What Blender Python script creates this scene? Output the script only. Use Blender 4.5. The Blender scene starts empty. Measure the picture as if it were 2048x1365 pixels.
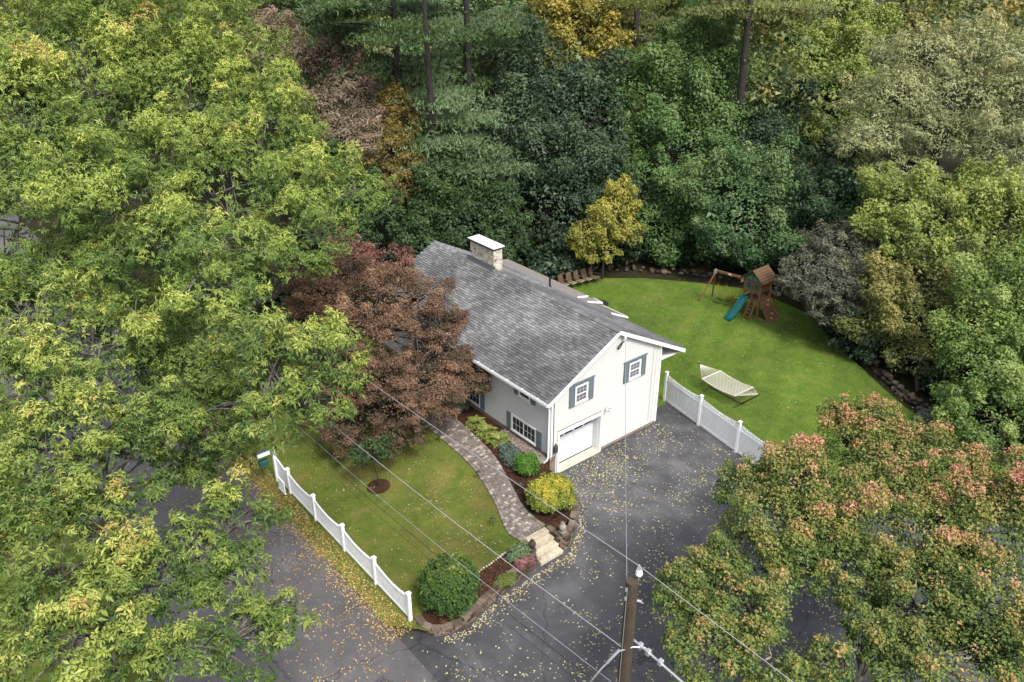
import bpy, bmesh, math, random
import numpy as np
from mathutils import Vector, Matrix
R = math.radians
rng = np.random.default_rng(7)
random.seed(7)
scene = bpy.context.scene
COL = scene.collection

# ------------------------------------------------------------------ camera, light, exposure
cam_d = bpy.data.cameras.new('camera'); cam = bpy.data.objects.new('camera', cam_d); COL.objects.link(cam)
cam.location = (-22.103, -24.101, 24.209)
cam.rotation_euler = (R(90 - 27.398), 0, R(50.687 - 90))
cam_d.sensor_width = 36.0; cam_d.lens = 36.0 * 1673.24 / 2048.0
cam_d.clip_start = 0.1; cam_d.clip_end = 2000
scene.camera = cam
SUN_EL, SUN_AZ = 54.0, -100.0          # azimuth measured from +X, counter-clockwise
world = bpy.data.worlds.new('World'); scene.world = world; world.use_nodes = True
wn = world.node_tree.nodes; wl = world.node_tree.links
sky = wn.new('ShaderNodeTexSky'); sky.sky_type = 'NISHITA'; sky.sun_disc = False
sky.sun_elevation = R(SUN_EL); sky.sun_rotation = R(90 - SUN_AZ); sky.air_density = 1.0; sky.dust_density = 4.0; sky.ozone_density = 1.0
hs = wn.new('ShaderNodeHueSaturation'); hs.inputs['Saturation'].default_value = .5; wl.new(sky.outputs[0], hs.inputs['Color'])   # grey overcast
wl.new(hs.outputs[0], wn['Background'].inputs[0]); wn['Background'].inputs[1].default_value = 0.11
sun_d = bpy.data.lights.new('sun', 'SUN'); sun = bpy.data.objects.new('sun', sun_d); COL.objects.link(sun)
sun_d.energy = 1.5; sun_d.angle = R(12); sun_d.color = (1.0, 0.95, 0.86)
sv = Vector((math.cos(R(SUN_EL)) * math.cos(R(SUN_AZ)), math.cos(R(SUN_EL)) * math.sin(R(SUN_AZ)), math.sin(R(SUN_EL))))
sun.rotation_euler = sv.to_track_quat('Z', 'Y').to_euler(); sun.location = sv * 80
scene.view_settings.view_transform = 'Standard'; scene.view_settings.look = 'None'
scene.view_settings.exposure = 1.3; scene.view_settings.gamma = 1.0
scene.view_settings.use_curve_mapping = False
scene.render.engine = 'CYCLES'
try:
    scene.cycles.max_bounces = 5; scene.cycles.diffuse_bounces = 3; scene.cycles.glossy_bounces = 2
    scene.cycles.transmission_bounces = 3; scene.cycles.transparent_max_bounces = 4
    scene.cycles.use_denoising = True
except Exception:
    pass

# ------------------------------------------------------------------ materials
M = {}
def nt(name):
    m = bpy.data.materials.new(name); m.use_nodes = True
    M[name] = m
    n = m.node_tree.nodes; return m, n, m.node_tree.links, n['Principled BSDF']
def ramp(n, stops):
    r = n.new('ShaderNodeValToRGB'); e = r.color_ramp.elements
    while len(e) < len(stops): e.new(0.5)
    for i, (p, c) in enumerate(stops):
        e[i].position = p; e[i].color = (*c, 1)
    return r
def noise(n, l, scale, detail=6, rough=.6, coord=None, vec_scale=None):
    t = n.new('ShaderNodeTexNoise'); t.inputs['Scale'].default_value = scale
    t.inputs['Detail'].default_value = detail; t.inputs['Roughness'].default_value = rough
    if coord is not None:
        if vec_scale:
            mp = n.new('ShaderNodeMapping'); mp.inputs['Scale'].default_value = vec_scale
            l.new(coord, mp.inputs['Vector']); coord = mp.outputs[0]
        l.new(coord, t.inputs['Vector'])
    return t
def mixc(n, l, fac, a, b, mode='MIX'):
    x = n.new('ShaderNodeMix'); x.data_type = 'RGBA'; x.blend_type = mode
    for s, v in ((x.inputs[0], fac), (x.inputs[6], a), (x.inputs[7], b)):
        if hasattr(v, 'is_linked'): l.new(v, s)
        elif isinstance(v, (int, float)): s.default_value = v
        else: s.default_value = (*v, 1)
    return x.outputs[2]
def mathn(n, l, op, a, b=0.0):
    x = n.new('ShaderNodeMath'); x.operation = op
    for s, v in ((x.inputs[0], a), (x.inputs[1], b)):
        if hasattr(v, 'is_linked'): l.new(v, s)
        else: s.default_value = v
    return x.outputs[0]
def bump(n, l, b, h, strength=.4, dist=.02):
    x = n.new('ShaderNodeBump'); x.inputs['Strength'].default_value = strength; x.inputs['Distance'].default_value = dist
    l.new(h, x.inputs['Height']); l.new(x.outputs[0], b.inputs['Normal'])
def plain(name, c, rough=.6, var=.12, scale=6, metal=0, spec=.4, bmp=0.0):
    m, n, l, b = nt(name)
    g = n.new('ShaderNodeNewGeometry'); t = noise(n, l, scale, 6, .65, g.outputs['Position'])
    oi = n.new('ShaderNodeObjectInfo')
    f = mathn(n, l, 'ADD', mathn(n, l, 'MULTIPLY', t.outputs[0], .8), mathn(n, l, 'MULTIPLY', oi.outputs['Random'], .2))
    r = ramp(n, [(.3, [max(0, v * (1 - var)) for v in c]), (.7, [min(1, v * (1 + var)) for v in c])])
    l.new(f, r.inputs[0]); l.new(r.outputs[0], b.inputs['Base Color'])
    b.inputs['Roughness'].default_value = rough; b.inputs['Metallic'].default_value = metal
    b.inputs['Specular IOR Level'].default_value = spec
    if bmp:
        t2 = noise(n, l, scale * 6, 4, .7, g.outputs['Position']); bump(n, l, b, t2.outputs[0], bmp, .01)
    return m
def perobj(name, stops, rough=.8, scale=9, amt=.5, bmp=.4):
    """colour picked per piece (object random + mesh 'tint') with grain on top"""
    m, n, l, b = nt(name)
    oi = n.new('ShaderNodeObjectInfo'); at = n.new('ShaderNodeAttribute'); at.attribute_name = 'tint'
    f = mathn(n, l, 'FRACT', mathn(n, l, 'ADD', oi.outputs['Random'], at.outputs['Fac']))
    r = ramp(n, stops); l.new(f, r.inputs[0])
    g = n.new('ShaderNodeNewGeometry'); t = noise(n, l, scale, 7, .7, g.outputs['Position'])
    r2 = ramp(n, [(.25, (1 - amt,) * 3), (.75, (1 + amt * .4,) * 3)]); l.new(t.outputs[0], r2.inputs[0])
    l.new(mixc(n, l, 1.0, r.outputs[0], r2.outputs[0], 'MULTIPLY'), b.inputs['Base Color'])
    b.inputs['Roughness'].default_value = rough; b.inputs['Specular IOR Level'].default_value = .3
    if bmp:
        t2 = noise(n, l, scale * 5, 5, .7, g.outputs['Position']); bump(n, l, b, t2.outputs[0], bmp, .015)
    return m, n, l, b

plain('white_vinyl', (.86, .87, .88), .45, .05, 2)
plain('siding', (.475, .475, .468), .5, .04, 1.2)
plain('white_trim', (.72, .72, .72), .45, .03, 4)
plain('garage_white', (.62, .64, .67), .4, .03, 4)
plain('siding_shadow_line', (.10, .10, .10), .8, .1)  # dark backing: shadow line under each clapboard, put into the colour
plain('shutter_blue', (.12, .155, .175), .6, .15, 5)
plain('foundation', (.20, .16, .13), .9, .25, 5, bmp=.4)
plain('concrete', (.50, .44, .34), .9, .15, 4, bmp=.3)
plain('step_stone', (.43, .375, .29), .85, .38, 3.5, bmp=.4)
plain('black_metal', (.02, .02, .022), .5, .1)
plain('dark_flash', (.05, .05, .06), .5, .2)
plain('chimney_cap', (.75, .76, .78), .35, .05)
plain('cap_edge', (.06, .035, .04), .6, .1)
plain('rubber_black', (.012, .012, .014), .6, .1)
plain('aluminium', (.55, .56, .6), .35, .1, 20, metal=.7)
plain('wire_metal', (.42, .42, .45), .45, .1, 20, metal=.5)
plain('porcelain', (.75, .76, .80), .2, .03)
plain('cedar', (.16, .075, .038), .75, .3, 8, bmp=.3)
plain('cedar_roof', (.10, .055, .03), .8, .3, 8, bmp=.3)
plain('green_trim', (.05, .16, .12), .6, .15)
plain('slide_green', (.005, .075, .075), .22, .12, 3, spec=.6)
plain('yellow_plastic', (.45, .27, .03), .45, .1)
plain('swing_yellow', (.22, .17, .01), .5, .1)
plain('cream_cloth', (.42, .34, .17), .8, .1)
plain('hammock_rope', (.47, .455, .38), .85, .15, 20)
plain('chair_brown', (.085, .055, .035), .7, .2)
plain('chair_seat', (.20, .16, .10), .8, .15)
plain('statue_dark', (.045, .035, .028), .9, .3, 10, bmp=.5)
plain('statue_pale', (.25, .23, .20), .9, .3, 10, bmp=.5)
plain('mail_blue', (.03, .06, .13), .4, .1)
plain('mail_green', (.02, .09, .08), .5, .1)
plain('firepit_metal', (.035, .035, .04), .5, .2)
plain('curtain', (.55, .56, .55), .9, .1)
perobj('paver', [(0, (.12, .10, .088)), (.3, (.165, .14, .122)), (.6, (.215, .185, .16)), (.78, (.15, .135, .125)), (.88, (.32, .29, .25)), (1, (.40, .36, .31))], .85, 8, .3)
perobj('wall_block', [(0, (.045, .033, .026)), (.4, (.10, .075, .058)), (.7, (.16, .12, .09)), (1, (.24, .19, .14))], .95, 7, .5, .7)
perobj('cap_block', [(0, (.07, .055, .042)), (.5, (.12, .095, .074)), (1, (.19, .15, .115))], .95, 7, .4, .6)
perobj('field_stone', [(0, (.035, .028, .023)), (.5, (.075, .06, .048)), (1, (.15, .11, .085))], .95, 5, .5, .7)
perobj('edge_stone', [(0, (.3, .27, .23)), (1, (.58, .52, .45))], .9, 9, .3)
perobj('brick', [(0, (.45, .41, .33)), (.55, (.62, .58, .49)), (.8, (.70, .67, .58)), (.93, (.30, .25, .18)), (1, (.13, .10, .07))], .85, 5, .45, .4)
perobj('lawn_leaf', [(0, (.20, .19, .05)), (.5, (.32, .30, .11)), (.85, (.42, .39, .22)), (1, (.25, .14, .05))], .7, 30, .2, 0)
perobj('loose_leaf', [(0, (.30, .29, .10)), (.35, (.42, .40, .20)), (.75, (.52, .48, .34)), (.9, (.42, .30, .18)), (1, (.28, .12, .05))], .7, 30, .2, 0)
perobj('loose_leaf_brown', [(0, (.30, .17, .07)), (.4, (.42, .30, .10)), (.7, (.50, .44, .18)), (.9, (.32, .13, .05)), (1, (.20, .09, .04))], .75, 30, .2, 0)
perobj('mulch_chip', [(0, (.04, .02, .012)), (.6, (.10, .044, .026)), (1, (.19, .10, .058))], .95, 30, .3, 0)
perobj('pebble', [(0, (.16, .13, .11)), (1, (.45, .40, .35))], .9, 30, .3, 0)
perobj('grass_blade', [(0, (.055, .088, .015)), (.55, (.095, .138, .025)), (.85, (.16, .16, .045)), (1, (.20, .155, .06))], .65, 3, .35, 0)

# roof shingles: blend of greys per tab, algae stains in broad soft patches of the surface itself
m, n, l, b = perobj('shingle', [(0, (.135, .138, .143)), (.4, (.175, .178, .184)), (.75, (.21, .213, .22)), (1, (.26, .263, .27))], .9, 14, .25, .5)
g = n.new('ShaderNodeNewGeometry')
t = noise(n, l, .30, 4, .55, g.outputs['Position'], (1.0, .75, 1.0)); st = ramp(n, [(.40, (.55, .55, .56)), (.56, (1, 1, 1))])
l.new(t.outputs[0], st.inputs[0])
old = b.inputs['Base Color'].links[0].from_socket
l.new(mixc(n, l, 1.0, old, st.outputs[0], 'MULTIPLY'), b.inputs['Base Color'])
m, n, l, b = perobj('old_shingle', [(0, (.13, .12, .11)), (1, (.21, .195, .18))], .9, 10, .4, .5)

# asphalt
def asphalt(name, c0, c1, c2):
    m, n, l, b = nt(name); g = n.new('ShaderNodeNewGeometry'); p = g.outputs['Position']
    big = noise(n, l, .13, 5, .6, p); mid = noise(n, l, 1.1, 6, .6, p); fine = noise(n, l, 60, 3, .7, p)
    r = ramp(n, [(.38, c0), (.5, c1), (.62, c2)])
    l.new(mathn(n, l, 'ADD', mathn(n, l, 'MULTIPLY', big.outputs[0], .72), mathn(n, l, 'MULTIPLY', mid.outputs[0], .28)), r.inputs[0])
    r2 = ramp(n, [(.3, (.7, .7, .7)), (.7, (1.2, 1.2, 1.2))]); l.new(fine.outputs[0], r2.inputs[0])
    c = mixc(n, l, 1.0, r.outputs[0], r2.outputs[0], 'MULTIPLY')
    mr = noise(n, l, .5, 5, .7, p, (1, .35, 1)); rr = ramp(n, [(.56, (0, 0, 0)), (.70, (.38, .38, .38))]); l.new(mr.outputs[0], rr.inputs[0])
    c = mixc(n, l, rr.outputs[0], c, (.20, .19, .20))
    ds = noise(n, l, .8, 4, .6, p); va = n.new('ShaderNodeVectorMath'); va.operation = 'ADD'; l.new(p, va.inputs[0]); l.new(ds.outputs['Color'], va.inputs[1])
    vo = n.new('ShaderNodeTexVoronoi'); vo.feature = 'DISTANCE_TO_EDGE'; vo.inputs['Scale'].default_value = .16; l.new(va.outputs[0], vo.inputs['Vector'])
    cr = ramp(n, [(.0, (.45, .45, .45)), (.006, (1, 1, 1))]); l.new(vo.outputs['Distance'], cr.inputs[0])     # hairline cracks
    c = mixc(n, l, 1.0, c, cr.outputs[0], 'MULTIPLY')
    l.new(c, b.inputs['Base Color'])
    rg = ramp(n, [(.35, (.55,) * 3), (.65, (.85,) * 3)]); l.new(mid.outputs[0], rg.inputs[0]); l.new(rg.outputs[0], b.inputs['Roughness'])
    bump(n, l, b, fine.outputs[0], .5, .01)
asphalt('driveway_asphalt', (.034, .034, .038), (.058, .058, .064), (.105, .105, .112))
asphalt('road_asphalt', (.075, .071, .074), (.098, .093, .098), (.13, .125, .13))

def ground_mat(name, cols, dry, dry_pos=(.56, .70), scale=1.0):
    m, n, l, b = nt(name); g = n.new('ShaderNodeNewGeometry'); p = g.outputs['Position']
    big = noise(n, l, .22 * scale, 5, .6, p); mid = noise(n, l, 1.6 * scale, 7, .65, p); fine = noise(n, l, 26, 4, .75, p)
    r = ramp(n, [(.32, cols[0]), (.5, cols[1]), (.68, cols[2])])
    l.new(mathn(n, l, 'ADD', mathn(n, l, 'MULTIPLY', mid.outputs[0], .55), mathn(n, l, 'MULTIPLY', fine.outputs[0], .45)), r.inputs[0])
    d = noise(n, l, .62 * scale, 8, .72, p); dr = ramp(n, [(dry_pos[0], (0, 0, 0)), (dry_pos[1], (.85, .85, .85))]); l.new(d.outputs[0], dr.inputs[0])
    c = mixc(n, l, dr.outputs[0], r.outputs[0], dry)
    br = ramp(n, [(.32, (.66, .68, .7)), (.68, (1.2, 1.2, 1.15))]); l.new(big.outputs[0], br.inputs[0])
    c = mixc(n, l, 1.0, c, br.outputs[0], 'MULTIPLY')
    if 'back' in name:                                      # faint mowing bands
        wv = n.new('ShaderNodeTexWave'); wv.inputs['Scale'].default_value = .18; wv.inputs['Distortion'].default_value = 1.2
        mp = n.new('ShaderNodeMapping'); mp.inputs['Rotation'].default_value = (0, 0, R(62)); l.new(p, mp.inputs['Vector']); l.new(mp.outputs[0], wv.inputs['Vector'])
        wr = ramp(n, [(.3, (.93, .95, .93)), (.7, (1.05, 1.04, 1.0))]); l.new(wv.outputs['Fac'], wr.inputs[0])
        c = mixc(n, l, 1.0, c, wr.outputs[0], 'MULTIPLY')
    l.new(c, b.inputs['Base Color'])
    b.inputs['Roughness'].default_value = .9; b.inputs['Specular IOR Level'].default_value = .15
    bump(n, l, b, fine.outputs[0], .8, .04)
ground_mat('front_grass', ((.048, .082, .012), (.088, .122, .019), (.14, .16, .032)), (.165, .138, .045), (.44, .66))
ground_mat('back_grass', ((.048, .092, .011), (.080, .136, .018), (.128, .178, .030)), (.155, .16, .045), (.50, .74), .8)
ground_mat('forest_floor', ((.012, .013, .007), (.024, .022, .011), (.045, .034, .016)), (.018, .03, .008))
ground_mat('mulch', ((.022, .011, .007), (.045, .021, .013), (.08, .038, .022)), (.10, .06, .032), (.62, .8))
ground_mat('verge_litter', ((.07, .06, .02), (.12, .08, .03), (.19, .12, .05)), (.24, .13, .05), (.45, .62))

# wood pole
m, n, l, b = nt('pole_wood'); g = n.new('ShaderNodeNewGeometry')
t = noise(n, l, 9, 8, .7, g.outputs['Position'], (6, 6, .35)); t2 = noise(n, l, 1.2, 5, .7, g.outputs['Position'])
r = ramp(n, [(.3, (.018, .013, .009)), (.5, (.05, .036, .023)), (.72, (.11, .083, .055))])
l.new(mathn(n, l, 'ADD', mathn(n, l, 'MULTIPLY', t.outputs[0], .7), mathn(n, l, 'MULTIPLY', t2.outputs[0], .3)), r.inputs[0])
l.new(r.outputs[0], b.inputs['Base Color']); b.inputs['Roughness'].default_value = .9; bump(n, l, b, t.outputs[0], .7, .02)
# barks
for nm, c0, c1, c2 in (('bark_grey', (.035, .03, .025), (.085, .076, .064), (.24, .235, .20)), ('bark_dark', (.008, .007, .006), (.019, .016, .013), (.042, .035, .028)),
                       ('bark_pale', (.10, .09, .06), (.28, .26, .19), (.50, .49, .38)), ('bark_brown', (.03, .02, .014), (.07, .05, .035), (.13, .10, .07))):
    m, n, l, b = nt(nm); g = n.new('ShaderNodeNewGeometry')
    t = noise(n, l, 5, 7, .7, g.outputs['Position'], (1, 1, .4)); r = ramp(n, [(.32, c0), (.5, c1), (.68, c2)])
    l.new(t.outputs[0], r.inputs[0]); l.new(r.outputs[0], b.inputs['Base Color']); b.inputs['Roughness'].default_value = .9
    bump(n, l, b, t.outputs[0], .6, .03)
# glass: dark reflective panes
m, n, l, b = nt('window_glass'); b.inputs['Base Color'].default_value = (.018, .026, .03, 1); b.inputs['Roughness'].default_value = .06
b.inputs['Specular IOR Level'].default_value = .7

m, n, l, b = nt('window_blind'); b.inputs['Base Color'].default_value = (.13, .13, .16, 1); b.inputs['Roughness'].default_value = .12
# leaves
PAL = {
 'oak': [(0, (.024, .050, .012)), (.3, (.054, .098, .018)), (.55, (.105, .158, .026)), (.8, (.215, .265, .040)), (.95, (.35, .38, .075)), (1, (.33, .25, .07))],
 'oak2': [(0, (.018, .040, .011)), (.3, (.044, .084, .017)), (.55, (.09, .140, .025)), (.8, (.20, .245, .038)), (.95, (.35, .37, .075)), (1, (.31, .22, .06))],
 'turning': [(0, (.032, .065, .014)), (.3, (.072, .12, .024)), (.5, (.125, .17, .032)), (.62, (.20, .20, .042)), (.74, (.36, .22, .09)), (.86, (.46, .22, .145)), (1, (.46, .16, .12))],
 'redmaple': [(0, (.028, .036, .016)), (.2, (.055, .055, .024)), (.42, (.12, .070, .042)), (.72, (.22, .125, .08)), (1, (.36, .235, .14))],
 'redmaple2': [(0, (.06, .035, .026)), (.5, (.17, .075, .058)), (1, (.32, .15, .115))],
 'bluegreen': [(0, (.016, .034, .018)), (.5, (.032, .06, .029)), (1, (.075, .11, .05))],
 'gold': [(0, (.09, .095, .015)), (.5, (.20, .175, .022)), (1, (.34, .27, .035))],
 'yellow': [(0, (.09, .11, .016)), (.5, (.19, .19, .026)), (1, (.34, .31, .05))],
 'green': [(0, (.025, .06, .014)), (.5, (.055, .11, .026)), (1, (.11, .165, .045))],
 'green2': [(0, (.025, .065, .02)), (.5, (.05, .105, .034)), (1, (.12, .17, .06))],
 'green3': [(0, (.035, .070, .013)), (.5, (.085, .138, .026)), (1, (.20, .245, .06))],
 'lime': [(0, (.055, .085, .016)), (.5, (.11, .15, .025)), (1, (.22, .24, .045))],
 'tan': [(0, (.072, .090, .034)), (.5, (.15, .163, .068)), (1, (.29, .275, .125))],
 'greybrown': [(0, (.048, .054, .034)), (.5, (.092, .098, .062)), (1, (.17, .168, .105))],
 'olive': [(0, (.04, .055, .015)), (.5, (.09, .105, .025)), (1, (.19, .17, .04))],
 'dark': [(0, (.012, .03, .014)), (.5, (.025, .055, .022)), (1, (.06, .095, .035))],
 'blue': [(0, (.03, .055, .05)), (1, (.09, .13, .11))],
 'pinkbrown': [(0, (.08, .075, .04)), (.5, (.17, .13, .085)), (1, (.30, .20, .15))],
 'oldgold': [(0, (.06, .055, .014)), (.5, (.13, .105, .022)), (1, (.22, .165, .035))],
 'darkmaple': [(0, (.014, .035, .010)), (.5, (.03, .062, .017)), (1, (.065, .105, .03))],
 'pinegreen': [(0, (.030, .058, .022)), (.5, (.06, .098, .036)), (1, (.115, .165, .06))],
 'pinepale': [(0, (.045, .082, .036)), (.5, (.08, .128, .055)), (1, (.14, .195, .085))],
 'pinegold': [(0, (.05, .07, .018)), (.5, (.10, .115, .03)), (1, (.18, .175, .05))],
 'under': [(0, (.008, .022, .008)), (.6, (.02, .045, .014)), (1, (.055, .075, .02))],
 'woods': [(0, (.025, .05, .018)), (.4, (.055, .085, .025)), (.7, (.10, .12, .03)), (.9, (.19, .14, .03)), (1, (.28, .12, .03))],
 'laurel': [(0, (.02, .055, .010)), (.5, (.045, .10, .014)), (.8, (.09, .15, .02)), (1, (.20, .22, .035))],
 'euonymus': [(0, (.055, .105, .018)), (.4, (.15, .20, .024)), (.7, (.38, .35, .03)), (1, (.58, .50, .06))],
 'brightgreen': [(0, (.025, .085, .008)), (.6, (.06, .15, .012)), (1, (.13, .22, .03))],
 'hosta': [(0, (.06, .10, .018)), (.5, (.13, .17, .03)), (.8, (.27, .29, .07)), (1, (.42, .40, .14))],
 'juniper': [(0, (.045, .075, .06)), (.6, (.085, .125, .10)), (1, (.14, .18, .15))],
 'sage': [(0, (.05, .07, .04)), (1, (.14, .17, .10))],
 'perennial': [(0, (.05, .09, .04)), (.7, (.11, .18, .08)), (1, (.18, .25, .13))],
 'pinkbloom': [(0, (.06, .08, .03)), (.4, (.10, .07, .04)), (.6, (.3, .12, .12)), (1, (.55, .25, .25))],
 'greyshrub': [(0, (.05, .06, .05)), (1, (.12, .14, .12))],
 'creeper': [(0, (.06, .10, .015)), (1, (.16, .19, .03))],
}
LEAF_GREY = {'euonymus': .05, 'yellow': .06, 'gold': .08, 'brightgreen': .05}
LEAF_GAIN = {'oak': 1.35, 'oak2': 1.25, 'turning': 1.12, 'redmaple': 1.1, 'redmaple2': 1.1, 'euonymus': 1.1, 'laurel': 1.2, 'hosta': 1.2, 'under': .9, 'pinegreen': 1.4, 'pinepale': 1.4, 'pinegold': 1.45, 'yellow': 1.2, 'gold': 1.25, 'bluegreen': 1.15, 'tan': 1.5, 'lime': 1.5, 'green3': 1.5, 'olive': 1.4, 'green': 1.35, 'green2': 1.35, 'greybrown': 1.0, 'pinkbrown': 1.15, 'darkmaple': 1.2, 'woods': 1.5, 'pinkbloom': .8}
def leaf_mat(pal):
    key = 'leaf_' + pal
    if key in M: return M[key]
    m, n, l, b = nt(key)
    at = n.new('ShaderNodeAttribute'); at.attribute_name = 'tint'
    k = LEAF_GAIN.get(pal, 1.25)
    k *= 1.0
    def tone(c):
        lum = .3 * c[0] + .6 * c[1] + .1 * c[2]; d = LEAF_GREY.get(pal, .07)
        return tuple(min(.85, (v * (1 - d) + lum * d) * k) for v in c)
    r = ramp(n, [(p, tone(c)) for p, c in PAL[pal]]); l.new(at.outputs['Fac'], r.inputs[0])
    l.new(r.outputs[0], b.inputs['Base Color']); b.inputs['Roughness'].default_value = .5; b.inputs['Specular IOR Level'].default_value = .35
    tr = n.new('ShaderNodeBsdfTranslucent'); l.new(mixc(n, l, 1.0, r.outputs[0], (1.25, 1.3, .7), 'MULTIPLY'), tr.inputs[0])
    mx = n.new('ShaderNodeMixShader'); mx.inputs[0].default_value = .24
    l.new(b.outputs[0], mx.inputs[1]); l.new(tr.outputs[0], mx.inputs[2]); l.new(mx.outputs[0], n['Material Output'].inputs[0])
    return m

# ------------------------------------------------------------------ object helpers
ORIG = {}
def tag(o, label=None, cat=None, group=None, kind=None):
    if label: o['label'] = label
    if cat: o['category'] = cat
    if group: o['group'] = group
    if kind: o['kind'] = kind
    return o
def thing(name, label, cat, loc=(0, 0, 0), group=None, rz=0.0):
    o = bpy.data.objects.new(name, None); COL.objects.link(o); o.location = loc; o.rotation_euler = (0, 0, rz)
    o.empty_display_size = .2
    ORIG[o.name] = (Vector(loc), rz)
    return tag(o, label, cat, group)
def link(name, mesh, parent=None, mat=None):
    o = bpy.data.objects.new(name, mesh); COL.objects.link(o)
    if parent is not None:
        o.parent = parent; ORIG[o.name] = ORIG.get(parent.name, (Vector((0, 0, 0)), 0.0))
    if mat is not None and not mesh.materials: mesh.materials.append(M[mat] if isinstance(mat, str) else mat)
    return o
def put(name, mesh, parent, wloc, mat=None, rot=(0, 0, 0), scale=(1, 1, 1)):
    """piece sharing a mesh, placed at a world location under an unrotated parent"""
    o = link(name, mesh, parent, mat); base = ORIG[parent.name][0] if parent is not None else Vector((0, 0, 0))
    o.location = Vector(wloc) - base; o.rotation_euler = rot; o.scale = scale
    return o
def np_mesh(name, V, F, tint=None, smooth=False):
    """V (n,3), F (m,k) all faces with k corners"""
    V = np.ascontiguousarray(V, dtype=np.float32); F = np.ascontiguousarray(F, dtype=np.int32)
    me = bpy.data.meshes.new(name); k = F.shape[1]; nf = F.shape[0]
    me.vertices.add(len(V)); me.vertices.foreach_set('co', V.ravel())
    me.loops.add(nf * k); me.loops.foreach_set('vertex_index', F.ravel())
    me.polygons.add(nf); me.polygons.foreach_set('loop_start', np.arange(0, nf * k, k, dtype=np.int32))
    if tint is not None:
        a = me.attributes.new('tint', 'FLOAT', 'POINT'); a.data.foreach_set('value', np.ascontiguousarray(tint, dtype=np.float32))
    me.update(calc_edges=True)
    me.polygons.foreach_set('use_smooth', np.full(nf, smooth, dtype=bool))
    return me
class MB:
    def __init__(s): s.v = []; s.f = []; s.t = []
    def add(s, vs, fs, tint=0.0):
        o = len(s.v); s.v += [tuple(p) for p in vs]; s.f += [[i + o for i in f] for f in fs]; s.t += [tint] * len(vs)
        return s
    def box(s, x0, x1, y0, y1, z0, z1, tint=0.0):
        return s.add([(x0, y0, z0), (x1, y0, z0), (x1, y1, z0), (x0, y1, z0), (x0, y0, z1), (x1, y0, z1), (x1, y1, z1), (x0, y1, z1)],
                     [[0, 3, 2, 1], [4, 5, 6, 7], [0, 1, 5, 4], [1, 2, 6, 5], [2, 3, 7, 6], [3, 0, 4, 7]], tint)
    def hexa(s, p, tint=0.0):      # 8 corners in box order
        return s.add(p, [[0, 3, 2, 1], [4, 5, 6, 7], [0, 1, 5, 4], [1, 2, 6, 5], [2, 3, 7, 6], [3, 0, 4, 7]], tint)
    def bar(s, a, b, w, h, up=(0, 0, 1)):
        a = Vector(a); b = Vector(b); d = (b - a).normalized(); up = Vector(up)
        sd = d.cross(up)
        if sd.length < 1e-4: sd = d.cross(Vector((1, 0, 0)))
        sd.normalize(); u = sd.cross(d).normalized(); sd *= w / 2; u *= h / 2
        return s.hexa([a - sd - u, a + sd - u, b + sd - u, b - sd - u, a - sd + u, a + sd + u, b + sd + u, b - sd + u])
    def tube(s, pts, rad, n=8, cap=True):
        pts = [Vector(p) for p in pts]; rad = rad if hasattr(rad, '__len__') else [rad] * len(pts)
        o = len(s.v); ref = None
        for i, p in enumerate(pts):
            d = (pts[min(i + 1, len(pts) - 1)] - pts[max(i - 1, 0)]).normalized()
            if ref is None:
                ref = d.cross(Vector((.3, .9, .2))).normalized()
            a = (ref - d * ref.dot(d)).normalized(); ref = a; c = d.cross(a)
            for k in range(n):
                q = p + (a * math.cos(2 * math.pi * k / n) + c * math.sin(2 * math.pi * k / n)) * rad[i]
                s.v.append(tuple(q)); s.t.append(0.0)
        for i in range(len(pts) - 1):
            for k in range(n):
                k2 = (k + 1) % n; s.f.append([o + i * n + k, o + i * n + k2, o + (i + 1) * n + k2, o + (i + 1) * n + k])
        if cap:
            s.f.append([o + k for k in range(n)][::-1]); s.f.append([o + (len(pts) - 1) * n + k for k in range(n)])
        return s
    def lathe(s, c, prof, n=12):
        o = len(s.v); c = Vector(c)
        for r, z in prof:
            for k in range(n):
                s.v.append((c.x + r * math.cos(2 * math.pi * k / n), c.y + r * math.sin(2 * math.pi * k / n), c.z + z)); s.t.append(0.0)
        for i in range(len(prof) - 1):
            for k in range(n):
                k2 = (k + 1) % n; s.f.append([o + i * n + k, o + i * n + k2, o + (i + 1) * n + k2, o + (i + 1) * n + k])
        s.f.append([o + k for k in range(n)][::-1]); s.f.append([o + (len(prof) - 1) * n + k for k in range(n)])
        return s
    def prism(s, poly, d):          # poly list of 3D pts, extruded by vector d
        n = len(poly); d = Vector(d); a = [Vector(p) for p in poly]; b_ = [p + d for p in a]
        return s.add(a + b_, [list(range(n))[::-1], list(range(n, 2 * n))] + [[i, (i + 1) % n, n + (i + 1) % n, n + i] for i in range(n)])
    def mesh(s, name, base=Vector((0, 0, 0)), rz=0.0, smooth=False):
        me = bpy.data.meshes.new(name); ca, sa = math.cos(-rz), math.sin(-rz)
        vv = []
        for p in s.v:
            x, y, z = p[0] - base[0], p[1] - base[1], p[2] - base[2]
            vv.append((x * ca - y * sa, x * sa + y * ca, z))
        me.from_pydata(vv, [], s.f)
        if any(s.t):
            a = me.attributes.new('tint', 'FLOAT', 'POINT'); a.data.foreach_set('value', s.t)
        bm = bmesh.new(); bm.from_mesh(me); bmesh.ops.recalc_face_normals(bm, faces=bm.faces); bm.to_mesh(me); bm.free()
        if smooth:
            for p in me.polygons: p.use_smooth = True
        return me
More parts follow.
